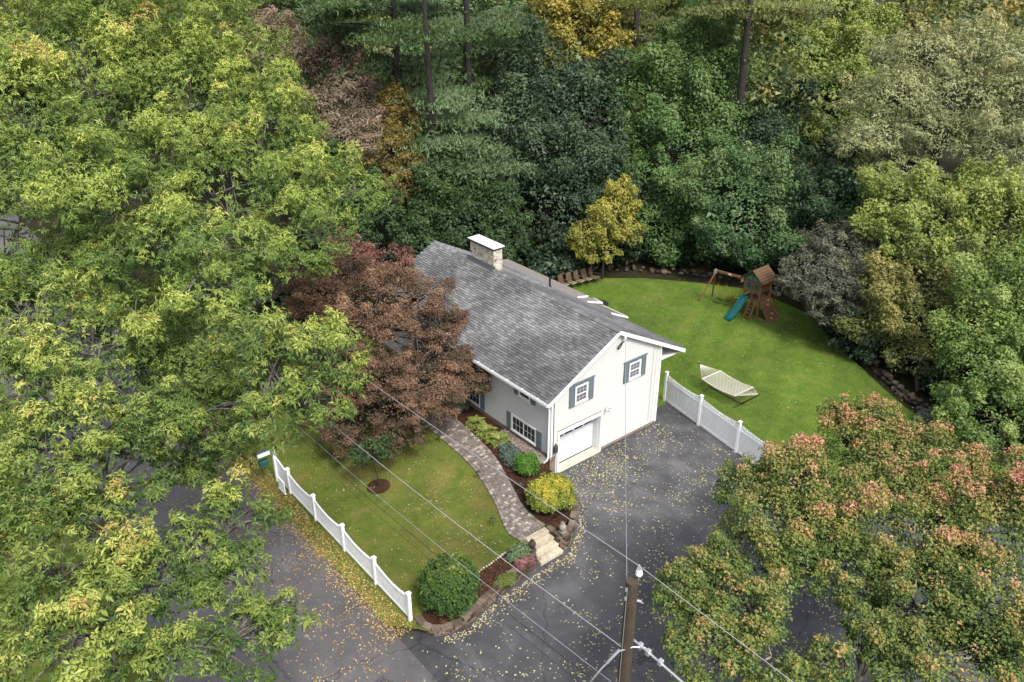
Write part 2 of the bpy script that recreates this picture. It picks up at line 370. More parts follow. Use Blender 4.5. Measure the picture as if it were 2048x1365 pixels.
    def build(s, name, mat, parent=None, smooth=False, kind=None, label=None, cat=None, group=None, bevel=0):
        base, rz = ORIG.get(parent.name, (Vector((0, 0, 0)), 0.0)) if parent is not None else (Vector((0, 0, 0)), 0.0)
        o = link(name, s.mesh(name, base, rz, smooth), parent, mat)
        if bevel:
            bv = o.modifiers.new('bevel', 'BEVEL'); bv.width = bevel; bv.segments = 1
        return tag(o, label, cat, group, kind)
def unit_box(name, mat, bevel=0.0):
    mb = MB().box(-.5, .5, -.5, .5, -.5, .5); me = mb.mesh(name)
    if bevel:
        bm = bmesh.new(); bm.from_mesh(me); bmesh.ops.bevel(bm, geom=bm.edges[:], offset=bevel, segments=1, affect='EDGES'); bm.to_mesh(me); bm.free()
    me.materials.append(M[mat]); return me
CAMP = np.array(cam.location)

# ------------------------------------------------------------------ terrain
def lawn_z(x, y):
    x = np.asarray(x, float)
    t = np.clip((x + 11.25) / .95, 0, 1); t = t * t * (3 - 2 * t)
    z = .02 + .23 * t + .65 * np.clip((x + 10.3) / 10.3, 0, 1)
    return z
def row_patch(name, poly, ny, nx, zf, mat, jag=0.0, seed=1, **tags):
    """ground sheet from a polygon that is cut once by every row of constant y"""
    P = np.array(poly, float); r2 = np.random.default_rng(seed)
    ys = np.unique(np.concatenate([np.linspace(P[:, 1].min() + 1e-4, P[:, 1].max() - 1e-4, ny), np.clip(P[:, 1], P[:, 1].min() + 1e-4, P[:, 1].max() - 1e-4)]))
    V = []; 
    for y in ys:
        xs = []
        for i in range(len(P)):
            a, b_ = P[i], P[(i + 1) % len(P)]
            if (a[1] - y) * (b_[1] - y) <= 0 and a[1] != b_[1]: xs.append(a[0] + (b_[0] - a[0]) * (y - a[1]) / (b_[1] - a[1]))
        x0, x1 = min(xs), max(xs)
        if jag: x0 += jag * (math.sin(y * 2.3) * .4 + math.sin(y * 5.9 + 1) * .3 + r2.uniform(-.6, .6))
        for x in np.linspace(x0, x1, nx): V.append((x, y, 0))
    V = np.array(V); V[:, 2] = zf(V[:, 0], V[:, 1])
    n_, k = len(ys), nx
    I = np.arange(n_ * k).reshape(n_, k)
    F = np.stack([I[:-1, :-1], I[:-1, 1:], I[1:, 1:], I[1:, :-1]], -1).reshape(-1, 4)
    o = link(name, np_mesh(name, V, F, smooth=True), None, mat)
    return tag(o, tags.get('label'), tags.get('cat'), None, tags.get('kind', 'structure'))
def flat(z): return lambda x, y: np.full(np.shape(x), z)
row_patch('ground', [(-700, -300), (900, -300), (900, 900), (-700, 900)], 40, 40, flat(-.03), 'forest_floor')
ROAD = [(-18.4, -60), (-11.0, -60), (-11.0, -3.5), (-11.05, 5), (-11.1, 60), (-18.6, 60)]
row_patch('road', ROAD, 140, 10, flat(.004), 'road_asphalt')
row_patch('driveway', [(-11.05, -15.0), (-2, -15.5), (3, -21), (14, -24), (13, -14), (9.3, -10), (8.45, -6), (8.75, -4), (9.1, -1.4), (9.65, 1.2), (9.6, 1.9), (7.0, 1.9), (-.2, .35), (-4, -3), (-11.05, -3.0)], 90, 30, flat(.008), 'driveway_asphalt')
row_patch('back_lawn', [(7.4, .9), (9.55, 1.15), (9.0, -1.4), (8.68, -4), (8.3, -6.5), (9.2, -10), (12, -15), (17, -15), (18.4, -9.7), (19.0, -7.7), (19.9, -6), (21.1, -4),
           (22.6, -1.4), (25.3, 2.6), (25.7, 7.2), (23.6, 10.6), (21.3, 13.5), (18.8, 15.6), (15.6, 17), (10, 18), (7.4, 18)], 80, 40, lambda x, y: .015 + .05 * np.clip((x - 10) / 10, 0, 1), 'back_grass', .06)
row_patch('front_lawn', [(-11.05, -3.2), (-11.12, 4.9), (-11.2, 10), (-11.3, 34), (-.02, 34), (-.02, .1), (-.5, -.5), (-.55, -1.4), (-.8, -2.2), (-1.4, -2.95), (-1.9, -3.2)], 160, 48, lawn_z, 'front_grass', .10, 3)
row_patch('front_lawn', [(-10.95, -3.2), (-10.55, -4.0), (-10.2, -4.5), (-9.8, -4.75), (-8.8, -4.95), (-6.95, -4.45), (-5.8, -4.3), (-4.5, -4.15), (-4.42, -3.2)], 16, 30, lawn_z, 'front_grass', .05, 4)
row_patch('road_verge', [(-18.5, -60), (-18.5, 60), (-60, 60), (-60, -60)], 30, 30, lambda x, y: .012 + .0 * x, 'front_grass')
row_patch('grass_verge', [(-18, -15.3), (-2.4, -15.9), (1.5, -21), (1, -40), (-10.9, -40), (-10.9, -15.6)], 12, 12, flat(.03), 'front_grass')
row_patch('far_lawn', [(14, 36), (24, 36), (26, 46), (14, 46)], 4, 4, flat(.0), 'back_grass')
row_patch('planting_bed', [(-3.1, -3.0), (-3.08, -1.6), (-2.4, .2), (-1.7, 2.2), (-1.42, 4.2), (-1.15, 7.2), (-1.05, 10), (-.03, 10), (-.03, .1), (-.5, -.5), (-.55, -1.4), (-.8, -2.2), (-1.4, -2.95), (-1.9, -3.15), (-3.1, -3.15)], 60, 8, lambda x, y: lawn_z(x, y) + .03, 'mulch', .05, 5)
row_patch('planting_bed', [(-3.2, -3.2), (-3.15, -4.1), (-2.8, -3.95), (-2, -3.5), (-1.6, -3.18), (-2.5, -3.0)], 8, 6, lambda x, y: lawn_z(x, y) + .03, 'mulch', .02, 6)
row_patch('planting_bed', [(-10.3, -4.0), (-10.0, -4.5), (-8.8, -4.9), (-6.95, -4.4), (-5.8, -4.25), (-4.5, -4.1), (-4.5, -3.35), (-4.8, -3.36), (-6.9, -3.5), (-8.0, -3.8), (-9.6, -3.6)], 14, 16, lambda x, y: lawn_z(x, y) + .035, 'mulch', .04, 7)
row_patch('gravel_strip', [(-.55, .05), (-.55, 3.4), (-.03, 3.4), (-.03, .05)], 10, 4, lambda x, y: lawn_z(x, y) + .05, 'pebble')
row_patch('mulch_ring', [(-7.1 + .55 * math.cos(a), 3.95 + .55 * math.sin(a)) for a in np.linspace(0, 2 * math.pi, 20)[:-1]], 14, 10, lambda x, y: lawn_z(x, y) + .03, 'mulch', .03, 8)

# ------------------------------------------------------------------ foliage builders
def unit(a): return a / np.maximum(np.linalg.norm(a, axis=-1, keepdims=True), 1e-9)
def leaf_blades(P, D, Nn, L, W, tint, tri=False, fold=.18):
    """one small blade per row: base P, axis D, normal Nn"""
    S = unit(np.cross(D, Nn)); n_ = len(P); L = np.broadcast_to(L, (n_,))[:, None]; W = np.broadcast_to(W, (n_,))[:, None]
    Nn = unit(np.cross(S, D))
    tip = P + D * L - Nn * L * .12
    if tri:
        a = P - S * W * .5; b_ = P + S * W * .5
        V = np.stack([a, b_, tip], 1).reshape(-1, 3); F = np.arange(n_ * 3).reshape(-1, 3); T = np.repeat(tint, 3)
    else:
        m = P + D * L * .45 + Nn * W * fold
        V = np.stack([P, m + S * W * .5, tip, m - S * W * .5], 1).reshape(-1, 3); F = np.arange(n_ * 4).reshape(-1, 4); T = np.repeat(tint, 4)
    return V, F, T
def sph(r, n_):
    v = r.normal(size=(n_, 3)); return unit(v)
def clumps_of(lobes, rc_f, r, upper=-.35):
    """clump centres over the outer shell of each lobe"""
    C_, Rr, Li = [], [], []
    for i, (x, y, z, rh, rv) in enumerate(lobes):
        rc = min(max(rc_f * min(rh, rv * 1.3), .22), 1.5)
        k = max(6, int(3.0 * (rh * rv) / (rc * rc)))
        d = sph(r, k * 4); d = d[d[:, 2] > upper + r.uniform(-.3, .3, len(d))][:k]
        rad = (.62 + .42 * r.random(len(d)) ** .7) if upper != -.2 else (.72 + .14 * r.random(len(d)))
        C_.append(np.array([x, y, z]) + d * rad[:, None] * np.array([rh, rh, rv])); Rr.append(rc * np.clip(np.exp(r.normal(-.05, .38, len(d))), .4, 1.9)); Li.append(np.full(len(d), i))
    return np.concatenate(C_), np.concatenate(Rr), np.concatenate(Li)
def tube_np(pts, rad, n=5):
    pts = np.asarray(pts, float); k = len(pts); rad = np.broadcast_to(rad, (k,))
    t = np.gradient(pts, axis=0); t = unit(t); ref = np.array([.31, .87, .17]); a = unit(np.cross(t, ref)); b_ = np.cross(t, a)
    ang = np.linspace(0, 2 * math.pi, n, endpoint=False)
    V = pts[:, None] + rad[:, None, None] * (a[:, None] * np.cos(ang)[None, :, None] + b_[:, None] * np.sin(ang)[None, :, None])
    I = np.arange(k * n).reshape(k, n); J = np.roll(I, -1, 1)
    F = np.stack([I[:-1], J[:-1], J[1:], I[1:]], -1).reshape(-1, 4)
    return V.reshape(-1, 3), F
class NB:
    def __init__(s): s.V = []; s.F = []; s.o = 0
    def add(s, V, F): s.V.append(V); s.F.append(F + s.o); s.o += len(V)
    def mesh(s, name, base): return np_mesh(name, np.concatenate(s.V) - base, np.concatenate(s.F), smooth=True)
def bez(a, b_, c, k):
    t = np.linspace(0, 1, k)[:, None]; return (1 - t) ** 2 * a + 2 * t * (1 - t) * b_ + t * t * c
COVK = {'acer': 1.45, 'oak': 1.3, 'maple': 1.2, 'far': 1.6, 'fine': 1.2, 'shrub': .6}
SHK = {'acer': .3, 'oak': .95, 'maple': .62, 'far': .85, 'fine': 1.6, 'shrub': 2.6}
SHW = {'acer': .8, 'oak': 1.0, 'maple': .6, 'far': 1.6, 'fine': 1.3, 'shrub': .35}
CLW = {'maple': .26}
EXT = {'acer': 1.7, 'oak': 1.95, 'maple': 1.65, 'far': 1.9, 'fine': 1.9, 'shrub': 1.15}
AXUP = {'acer': .0, 'oak': .35, 'maple': .55, 'far': .55, 'fine': .25, 'shrub': .25}
FLAT = {'acer': .42, 'oak': .8, 'maple': .85, 'far': .85, 'fine': .5, 'shrub': .9}
def crown_mesh(lobes, style, leaf, cov, r, base, ctr=None, top_bias=.25, shift=0.0):
    allz = np.array([[l[2] - l[4], l[2] + l[4]] for l in lobes]); z0, z1 = allz.min(), allz.max()
    if ctr is None: ctr = np.mean([l[:3] for l in lobes], axis=0)
    rc_f = {'acer': .36, 'oak': .42, 'maple': .33, 'far': .45, 'fine': .34, 'shrub': .30}[style]
    C_, Rc, Li = clumps_of(lobes, rc_f, r, -.45 if style != 'shrub' else -.2)
    asp = {'acer': .66, 'oak': .36, 'maple': .72, 'far': .72, 'fine': .42, 'shrub': .55}[style]
    area = leaf * leaf * asp * (.5 if style in ('far', 'fine') else .5)
    Ps, Ds, Ns, Ts = [], [], [], []
    ct = r.random(len(C_))
    for c, rc, li, t0 in zip(C_, Rc, Li, ct):
        lc = np.array(lobes[li][:3]); out = unit((c - lc) * np.array([1, 1, 1.2]) + (c - ctr) * .35); up = np.array([0, 0, 1.])
        n_ = max(6, int(cov * COVK[style] * 2.2 * math.pi * rc * rc / area / 3.2))
        # a clump is a spray along its branch tip: full at the base, tapering and lifting outward
        ax0 = unit(out * np.array([1, 1, .75]) + up * AXUP[style] + r.normal(size=3) * .28)
        def spray(m):
            t = r.random(m) ** .8; d = sph(r, m); d = d - ax0 * (d @ ax0)[:, None] * .5
            wd = (1.0 - .62 * t) * (.45 + .6 * r.random(m) ** .6)
            p = c + ax0 * (rc * (-.75 + EXT[style] * t))[:, None] + d * (rc * wd)[:, None] * np.array([1, 1, FLAT[style]])
            return p, d, t
        if style == 'oak':
            m = max(2, n_ // 7)
            p, d, t = spray(m)
            ax = unit(d * .7 + ax0 * .5 + up * .35 + r.normal(size=(m, 3)) * .3)
            t1 = r.random(m)
            k = 7
            e1 = unit(np.cross(ax, sph(r, m))); e2 = np.cross(ax, e1)
            ang = (np.arange(k)[None] * 2 * math.pi / k + r.random((m, 1)) * 6.28 + r.normal(size=(m, k)) * .25)
            D = e1[:, None] * np.cos(ang)[..., None] + e2[:, None] * np.sin(ang)[..., None] + ax[:, None] * r.uniform(.0, .7, (m, k, 1)) - up * r.uniform(.2, .8, (m, k, 1))
            D = unit(D).reshape(-1, 3); P = np.repeat(p, k, 0) + D * .02
            Nn = unit(np.repeat(ax, k, 0) + up * .6 + r.normal(size=(m * k, 3)) * .35)
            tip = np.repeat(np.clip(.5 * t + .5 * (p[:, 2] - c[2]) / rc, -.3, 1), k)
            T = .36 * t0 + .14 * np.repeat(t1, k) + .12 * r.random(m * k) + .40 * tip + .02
        else:
            p, d, t = spray(n_)
            Nn = unit(up * .75 + d * .5 + out * .35 + r.normal(size=(n_, 3)) * .5)
            D = unit(np.cross(Nn, sph(r, n_))); D = unit(D + d * .35 - up * .22); P = p
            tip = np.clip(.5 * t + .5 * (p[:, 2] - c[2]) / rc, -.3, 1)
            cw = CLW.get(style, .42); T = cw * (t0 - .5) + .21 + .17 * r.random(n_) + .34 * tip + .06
        Ps.append(P); Ds.append(D); Ns.append(Nn); Ts.append(T)
    # loose shell of single leaves over each lobe, broken up by a 3-D field so that masses and gaps are irregular
    kv = r.normal(size=(9, 3)); kv = unit(kv) * (2 * math.pi / (np.array([.5, .6, .8, 1, 1.2, 1.5, 1.9, 2.3, 2.8])[:, None] * SHW[style])); ph = r.random(9) * 6.28
    for (x, y, z, rh, rv) in lobes:
        m = int(SHK[style] * cov * 4 * math.pi * rh * (rh + 2 * rv) / 3 / area / 3)
        if m < 4: continue
        d = sph(r, m * 2); d = d[d[:, 2] > -.55 + .4 * r.random(len(d))][:m]; m = len(d)
        fd = np.sin(d @ (kv[3:].T * rh) + ph[3:]).sum(1) / 6
        rad = 1.0 + .30 * fd - .30 * r.random(m) ** 2
        p = np.array([x, y, z]) + d * rad[:, None] * np.array([rh, rh, rv])
        fld = np.sin(p @ kv.T + ph).sum(1) / 3
        kp = fld + r.normal(size=m) * .35 > -.35; p, d, fld = p[kp], d[kp], fld[kp]; m = len(p)
        out = unit(d + np.array([0, 0, .35]))
        if style == 'oak':
            k = 7; mm = m // k; p, d, out, fld = p[:mm], d[:mm], out[:mm], fld[:mm]
            ax = unit(out + r.normal(size=(mm, 3)) * .4); e1 = unit(np.cross(ax, sph(r, mm))); e2 = np.cross(ax, e1)
            ang = np.arange(k)[None] * 2 * math.pi / k + r.random((mm, 1)) * 6.28 + r.normal(size=(mm, k)) * .3
            D = e1[:, None] * np.cos(ang)[..., None] + e2[:, None] * np.sin(ang)[..., None] + ax[:, None] * r.uniform(.0, .7, (mm, k, 1)) - np.array([0, 0, 1.]) * r.uniform(.2, .8, (mm, k, 1))
            D = unit(D).reshape(-1, 3); P_ = np.repeat(p, k, 0); Nn = unit(np.repeat(ax, k, 0) + np.array([0, 0, .6]) + r.normal(size=(mm * k, 3)) * .35); f2 = np.repeat(fld, k); d2 = np.repeat(d[:, 2], k)
        else:
            Nn = unit(out + np.array([0, 0, .5]) + r.normal(size=(m, 3)) * .5); D = unit(np.cross(Nn, sph(r, m))); D = unit(D - np.array([0, 0, .25])); P_ = p; f2 = fld; d2 = d[:, 2]
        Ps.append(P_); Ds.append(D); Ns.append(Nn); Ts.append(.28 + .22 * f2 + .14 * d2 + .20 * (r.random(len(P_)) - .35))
    P = np.concatenate(Ps); D = np.concatenate(Ds); Nn = np.concatenate(Ns); T = np.concatenate(Ts)
    if style != 'shrub':                                  # bare heartwood: no leaves deep inside a crown
        keep = np.ones(len(P), bool)
        for (x, y, z, rh, rv) in lobes:
            keep &= (((P[:, 0] - x) / rh) ** 2 + ((P[:, 1] - y) / rh) ** 2 + ((P[:, 2] - z) / rv) ** 2) > (.42 if style not in ('maple', 'acer') else .15)
        P, D, Nn, T = P[keep], D[keep], Nn[keep], T[keep]
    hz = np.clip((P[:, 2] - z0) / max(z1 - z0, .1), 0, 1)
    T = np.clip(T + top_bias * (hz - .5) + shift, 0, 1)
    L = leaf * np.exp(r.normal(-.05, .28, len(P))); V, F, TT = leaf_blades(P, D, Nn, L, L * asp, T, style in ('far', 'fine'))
    return np_mesh('crown', V - base, F, TT), C_, Rc, Li
def skeleton(lobes, base, tr, C_, Li, r, twig=.02, lean=None, split=.42):
    b = NB(); base = np.array(base, float)
    zs = np.array([l[2] for l in lobes]); ctr = np.mean([l[:3] for l in lobes], axis=0)
    ztop = zs.max(); zlow = min(l[2] - l[4] for l in lobes)
    zf = base[2] + max(.25 * (ztop - base[2]), min((zlow - base[2]) * .9 + .3, split * (ztop - base[2])))
    fork = base + (ctr - base) * np.array([.22, .22, 0]); fork[2] = zf
    k = 7; tp = bez(base, (base + fork) / 2 + r.normal(size=3) * .12 * np.array([1, 1, 0]), fork, k)
    rad = np.linspace(tr, tr * .78, k); rad[0] *= 1.35
    b.add(*tube_np(tp, rad, 10))
    tb = NB()
    nodes = [(fork, tr * .8)]                              # limbs branch off the nearest limb already grown
    for i in sorted(range(len(lobes)), key=lambda q: np.linalg.norm(np.array(lobes[q][:3]) - fork)):
        c = np.array(lobes[i][:3])
        cost = [np.linalg.norm(c - p_) + .30 * np.linalg.norm(p_ - fork) + 3.0 * max(0.0, p_[2] - c[2] - .5) for p_, _ in nodes]
        s, rp_ = nodes[int(np.argmin(cost))]; ln = np.linalg.norm(c - s)
        mid = s * .5 + c * .5; mid[2] = max(s[2], c[2]) * .55 + min(s[2], c[2]) * .45 + .1 * ln * r.uniform(.2, .8)
        mid += r.normal(size=3) * .08 * ln
        lp = bez(s, mid, c, 8); lp[1:-1] += r.normal(size=(6, 3)) * .03 * ln
        r0 = min(rp_ * .8, tr * .55); rr = np.linspace(r0, max(.03, r0 * .42), 8); b.add(*tube_np(lp, rr, 7))
        nodes += [(lp[q], rr[q]) for q in range(2, 8)]
        for c2 in C_[Li == i]:
            q = lp[int(r.integers(3, 8))]; m2 = (q + c2) / 2 + np.array([0, 0, .12 * np.linalg.norm(c2 - q)]) + r.normal(size=3) * .08
            tb.add(*tube_np(bez(q, m2, c2, 4), np.linspace(twig * 1.8, twig * .5, 4), 3))
    return b, tb
def build_tree(name, label, cat, group, pal, style, leaf, cov, tr, bark, base, lobes, seed, z0=0.0, twig=.025, top_bias=.25):
    r = np.random.default_rng(seed); b3 = np.array([base[0], base[1], z0])
    root = thing(name, label, cat, tuple(b3), group)
    me, C_, Rc, Li = crown_mesh(lobes, style, leaf, cov, r, b3, top_bias=top_bias, shift={'turning': -.08, 'oak': .07, 'oak2': .03}.get(pal, 0.0))
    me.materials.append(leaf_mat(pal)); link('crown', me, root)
    t, tw = skeleton(lobes, b3, tr, C_, Li, r, twig)
    link('trunk', t.mesh('trunk', b3), root, bark)
    if tw.V: link('branches', tw.mesh('branches', b3), root, 'bark_brown' if bark == 'bark_pale' else bark)
    return root
TREES = [
    ('oak_tree', 'tall pin oak filling the top left corner, forked grey limbs showing', 'oaks along the road', 'oak', 'oak', 0.138, 0.84, 0.38, 'bark_grey', (-13.95, 14.99),
     [(-13.08, 20.39, 19.07, 3.18, 2.8), (-9.14, 20.18, 19.23, 3.11, 2.95), (-16.04, 15.18, 16.37, 2.44, 2.5), (-12.96, 15.39, 16.1, 3.01, 2.41), (-16.99, 10.79, 14.1, 2.45, 1.9), (-13.91, 11.0, 13.81, 2.6, 1.79), (-12.36, 17.25, 17.44, 3.1, 2.72), (-15.29, 18.32, 17.62, 2.15, 2.65), (-8.87, 18.25, 16.68, 2.63, 2.41), (-15.0, 12.09, 15.2, 2.17, 1.55), (-18.12, 10.6, 12.43, 1.69, 1.48), (-15.58, 10.45, 12.04, 2.17, 1.33)]),
    ('oak_tree', 'spreading pin oak whose limbs reach toward the red maple and house', 'oaks along the road', 'oak', 'oak', 0.138, 0.84, 0.36, 'bark_grey', (-10.60, 10.12),
     [(-6.12, 20.15, 18.53, 2.76, 2.53), (-4.9, 17.66, 16.3, 2.51, 2.53), (-8.81, 15.52, 15.94, 2.76, 2.58), (-6.19, 14.35, 14.13, 2.63, 2.41), (-6.32, 11.3, 12.67, 2.53, 1.8), (-3.91, 9.67, 12.11, 1.75, 1.17), (-6.66, 8.51, 11.35, 1.66, 1.24), (-9.91, 10.96, 13.23, 2.8, 1.93), (-12.27, 3.61, 13.49, 1.59, 0.99), (-7.96, 7.58, 10.56, 0.97, 0.84), (-4.68, 15.13, 14.97, 1.72, 2.47), (-11.04, 13.3, 14.24, 2.4, 1.95), (-13.48, 8.96, 12.39, 2.17, 1.33), (-7.95, 12.68, 13.83, 2.04, 1.78), (-13.44, 2.45, 12.49, 1.62, 0.95), (-13.36, 15.05, 8.59, 2.33, 1.17), (-11.83, 13.24, 7.76, 2.1, 1.17), (-11.61, 16.72, 8.88, 2.45, 1.37), (-13.29, 19.31, 8.5, 2.26, 1.41), (-9.47, 14.68, 8.44, 1.96, 1.37)]),
    ('oak_tree', 'lower pin oak hanging over the road beside the small white gate', 'oaks along the road', 'oak2', 'oak', 0.14, 0.92, 0.3, 'bark_grey', (-18.35, 1.72),
     [(-18.05, 6.4, 11.67, 2.25, 1.36), (-15.36, 4.57, 11.14, 1.76, 1.18), (-19.56, 2.65, 10.76, 1.86, 1.74), (-17.33, 1.94, 10.24, 2.1, 1.45), (-14.55, 2.19, 9.67, 1.91, 1.36), (-13.58, -2.53, 11.43, 1.45, 1.11), (-12.54, -3.86, 12.66, 1.06, 0.96), (-13.21, -4.4, 11.46, 1.17, 0.82), (-15.55, 0.35, 8.96, 1.64, 0.92), (-20.2, -0.4, 9.76, 1.86, 1.61), (-18.34, -0.78, 9.29, 1.64, 1.17), (-14.31, -3.37, 10.79, 1.26, 0.7), (-15.13, 0.1, 8.02, 1.26, 0.75), (-17.45, 3.47, 11.3, 1.81, 1.29), (-13.59, 3.38, 10.44, 1.79, 1.2), (-16.47, 0.12, 9.66, 1.43, 1.06), (-18.85, 0.25, 10.22, 1.64, 1.17), (-13.53, -1.27, 12.28, 1.24, 0.96), (-19.09, 7.52, 10.99, 1.41, 1.18), (-18.45, 10.2, 11.43, 1.69, 1.05)]),
    ('oak_tree', 'nearest pin oak at the bottom left with mossy pale branches over asphalt', 'oaks along the road', 'oak2', 'oak', 0.135, 1.0, 0.28, 'bark_grey', (-20.85, -5.26),
     [(-16.17, -4.05, 8.16, 1.1, 1.15), (-17.52, -4.46, 8.06, 1.12, 1.02), (-19.12, -3.24, 9.02, 1.24, 0.92), (-20.95, -3.3, 8.86, 1.71, 1.33), (-21.94, -5.07, 8.28, 1.35, 1.23), (-20.27, -5.74, 8.22, 1.51, 1.12), (-16.91, -5.95, 7.68, 0.82, 0.62), (-17.45, -7.34, 7.11, 0.99, 0.96), (-18.91, -7.56, 7.6, 1.12, 0.84), (-20.48, -4.35, 8.31, 1.56, 1.17), (-18.85, -4.76, 8.15, 1.21, 0.9), (-21.38, -6.35, 8.13, 1.43, 0.94), (-16.48, -6.95, 6.7, 0.69, 0.62)]),
    ('red_maple', 'small maple turning orange at its crown above the driveway', 'trees along the right side of the yard', 'turning', 'maple', 0.092, 1.2, 0.16, 'bark_pale', (-4.86, -17.86),
     [(-0.86, -11.13, 6.08, 0.96, 0.98), (0.42, -11.65, 6.21, 0.97, 0.99), (3.76, -11.99, 6.53, 1.11, 1.25), (3.83, -13.55, 6.46, 1.43, 1.2), (4.74, -15.14, 6.29, 1.67, 1.28), (-1.88, -12.79, 6.05, 1.64, 1.29), (0.57, -14.0, 6.16, 1.84, 1.5), (1.28, -16.08, 6.09, 1.77, 1.45), (2.99, -17.29, 6.38, 1.77, 1.45), (4.18, -17.88, 6.95, 1.13, 1.45), (-4.67, -12.77, 5.93, 0.93, 0.87), (-6.3, -12.96, 5.84, 0.97, 1.0), (-5.34, -14.4, 5.95, 1.32, 1.15), (-1.47, -15.48, 5.79, 1.24, 1.04), (-1.02, -17.36, 5.71, 1.49, 1.34), (0.14, -18.8, 6.08, 1.61, 1.48), (-7.58, -14.74, 5.97, 1.1, 0.92), (-6.48, -15.9, 6.0, 1.09, 0.84), (-2.62, -19.14, 5.88, 1.77, 1.07), (-0.84, -20.17, 6.09, 1.1, 1.23), (0.32, -12.36, 6.56, 1.38, 1.16), (-0.86, -14.03, 5.89, 1.31, 1.1), (2.67, -14.39, 6.41, 1.38, 1.16), (-2.36, -14.28, 5.86, 1.1, 0.88), (-3.18, -17.98, 6.05, 0.69, 0.62), (-3.43, -17.24, 5.99, 0.78, 0.71), (-5.29, -17.13, 6.04, 0.68, 0.68), (4.64, -12.38, 7.02, 0.93, 1.04), (4.21, -11.48, 7.19, 0.65, 0.84), (5.55, -13.89, 6.76, 1.1, 0.82), (5.81, -17.06, 6.9, 1.02, 1.14)]),
    ('japanese_maple', 'dark red maple spreading over the front walk beside the house', None, 'redmaple', 'acer', 0.085, 1.05, 0.17, 'bark_dark', (-6.33, 7.29),
     [(-0.91, 9.74, 6.1, 1.95, 1.31), (-3.56, 10.73, 6.51, 2.54, 1.42), (-5.21, 11.93, 6.29, 1.27, 1.56), (-2.86, 8.67, 5.38, 2.38, 1.27), (-0.29, 8.45, 4.94, 1.3, 1.02), (-5.09, 9.2, 5.61, 1.96, 1.23), (-1.53, 7.17, 4.13, 1.9, 1.13), (-1.49, 5.54, 3.24, 1.24, 0.95), (-3.34, 6.31, 3.44, 2.21, 1.15), (-5.03, 6.71, 4.16, 1.67, 1.47), (-5.16, 5.75, 2.99, 1.78, 1.12), (-3.71, 4.97, 2.51, 1.2, 0.92), (-6.11, 7.84, 3.21, 1.09, 1.63), (-4.51, 13.15, 6.79, 1.56, 1.16), (-6.09, 11.97, 5.7, 1.26, 1.42), (-2.92, 13.35, 6.86, 1.86, 1.07), (-0.57, 5.53, 3.49, 1.13, 0.84), (-6.21, 9.39, 4.53, 1.23, 1.37), (-6.69, 7.01, 2.14, 1.44, 0.91), (-6.97, 8.84, 2.79, 1.23, 1.1), (-5.22, 4.88, 2.05, 0.95, 0.64)]),
    ('red_maple', 'smaller reddish maple by the far end of the roof', None, 'redmaple2', 'acer', 0.12, 1.4, 0.12, 'bark_dark', (-0.84, 16.85),
     [(-0.02, 18.62, 6.31, 1.05, 0.8), (0.81, 15.5, 5.94, 1.88, 0.91), (-0.91, 16.23, 6.0, 2.01, 1.09), (-2.72, 16.77, 5.69, 1.42, 1.08)]),
    ('hickory_tree', 'broad dark blue-green tree directly behind the chimney', 'trees along the back of the yard', 'bluegreen', 'far', 0.224, 1.45, 0.3, 'bark_dark', (18.91, 22.80),
     [(24.74, 28.8, 10.49, 4.12, 3.93), (20.28, 28.55, 7.92, 3.23, 3.16), (26.18, 24.85, 8.52, 3.05, 3.87), (21.84, 24.79, 6.4, 3.97, 3.56), (17.46, 26.33, 4.43, 3.16, 3.09), (23.38, 21.72, 4.78, 2.76, 3.09), (19.3, 22.42, 3.01, 3.88, 3.05), (18.66, 19.88, 0.62, 2.68, 1.71)]),
    ('maple_tree', 'tall golden yellow maple behind the dark blue-green tree', 'trees along the back of the yard', 'gold', 'far', 0.232, 1.3, 0.2, 'bark_dark', (27.72, 27.51),
     [(29.4, 33.3, 16.39, 1.94, 2.41), (30.53, 30.67, 14.92, 2.56, 2.87), (30.94, 27.88, 12.35, 1.78, 2.61), (29.08, 30.58, 13.03, 1.71, 2.15), (32.23, 30.98, 16.39, 2.15, 1.93)]),
    ('maple_tree', 'small bright yellow maple at the edge of the back lawn', 'trees along the back of the yard', 'yellow', 'far', 0.146, 1.2, 0.1, 'bark_dark', (18.83, 15.47),
     [(21.71, 16.88, 5.29, 1.1, 1.15), (20.27, 16.3, 4.41, 1.45, 1.3), (18.33, 16.42, 3.29, 1.22, 1.21), (20.26, 15.06, 3.42, 1.08, 1.29), (18.58, 15.33, 2.41, 1.29, 0.88), (17.43, 16.48, 2.73, 0.79, 0.8)]),
    ('maple_tree', 'tall green maple right of the golden one, full to the ground', 'trees along the back of the yard', 'green', 'far', 0.215, 1.45, 0.26, 'bark_dark', (27.89, 16.67),
     [(38.01, 24.46, 13.71, 3.23, 2.89), (35.12, 23.95, 11.6, 4.03, 3.33), (31.85, 23.56, 9.17, 3.14, 3.28), (35.2, 21.05, 9.55, 3.35, 3.75), (30.61, 20.01, 6.72, 3.86, 3.19), (32.7, 18.06, 6.36, 2.84, 3.19), (26.92, 18.59, 4.43, 2.76, 3.09), (28.71, 16.42, 3.38, 3.55, 2.87), (25.95, 15.82, 1.28, 2.72, 1.96)]),
    ('maple_tree', 'rounded green maple with drooping sprays behind the swing beam', 'trees along the back of the yard', 'green2', 'far', 0.189, 1.45, 0.16, 'bark_dark', (27.26, 8.79),
     [(29.64, 11.48, 6.92, 2.21, 1.85), (26.82, 11.33, 5.44, 2.17, 2.02), (29.57, 8.98, 5.28, 2.35, 2.02), (26.7, 9.34, 4.48, 3.02, 2.19), (24.75, 9.85, 3.29, 1.77, 1.43), (28.04, 7.15, 3.29, 2.13, 1.79), (26.52, 8.0, 2.27, 1.78, 1.0)]),
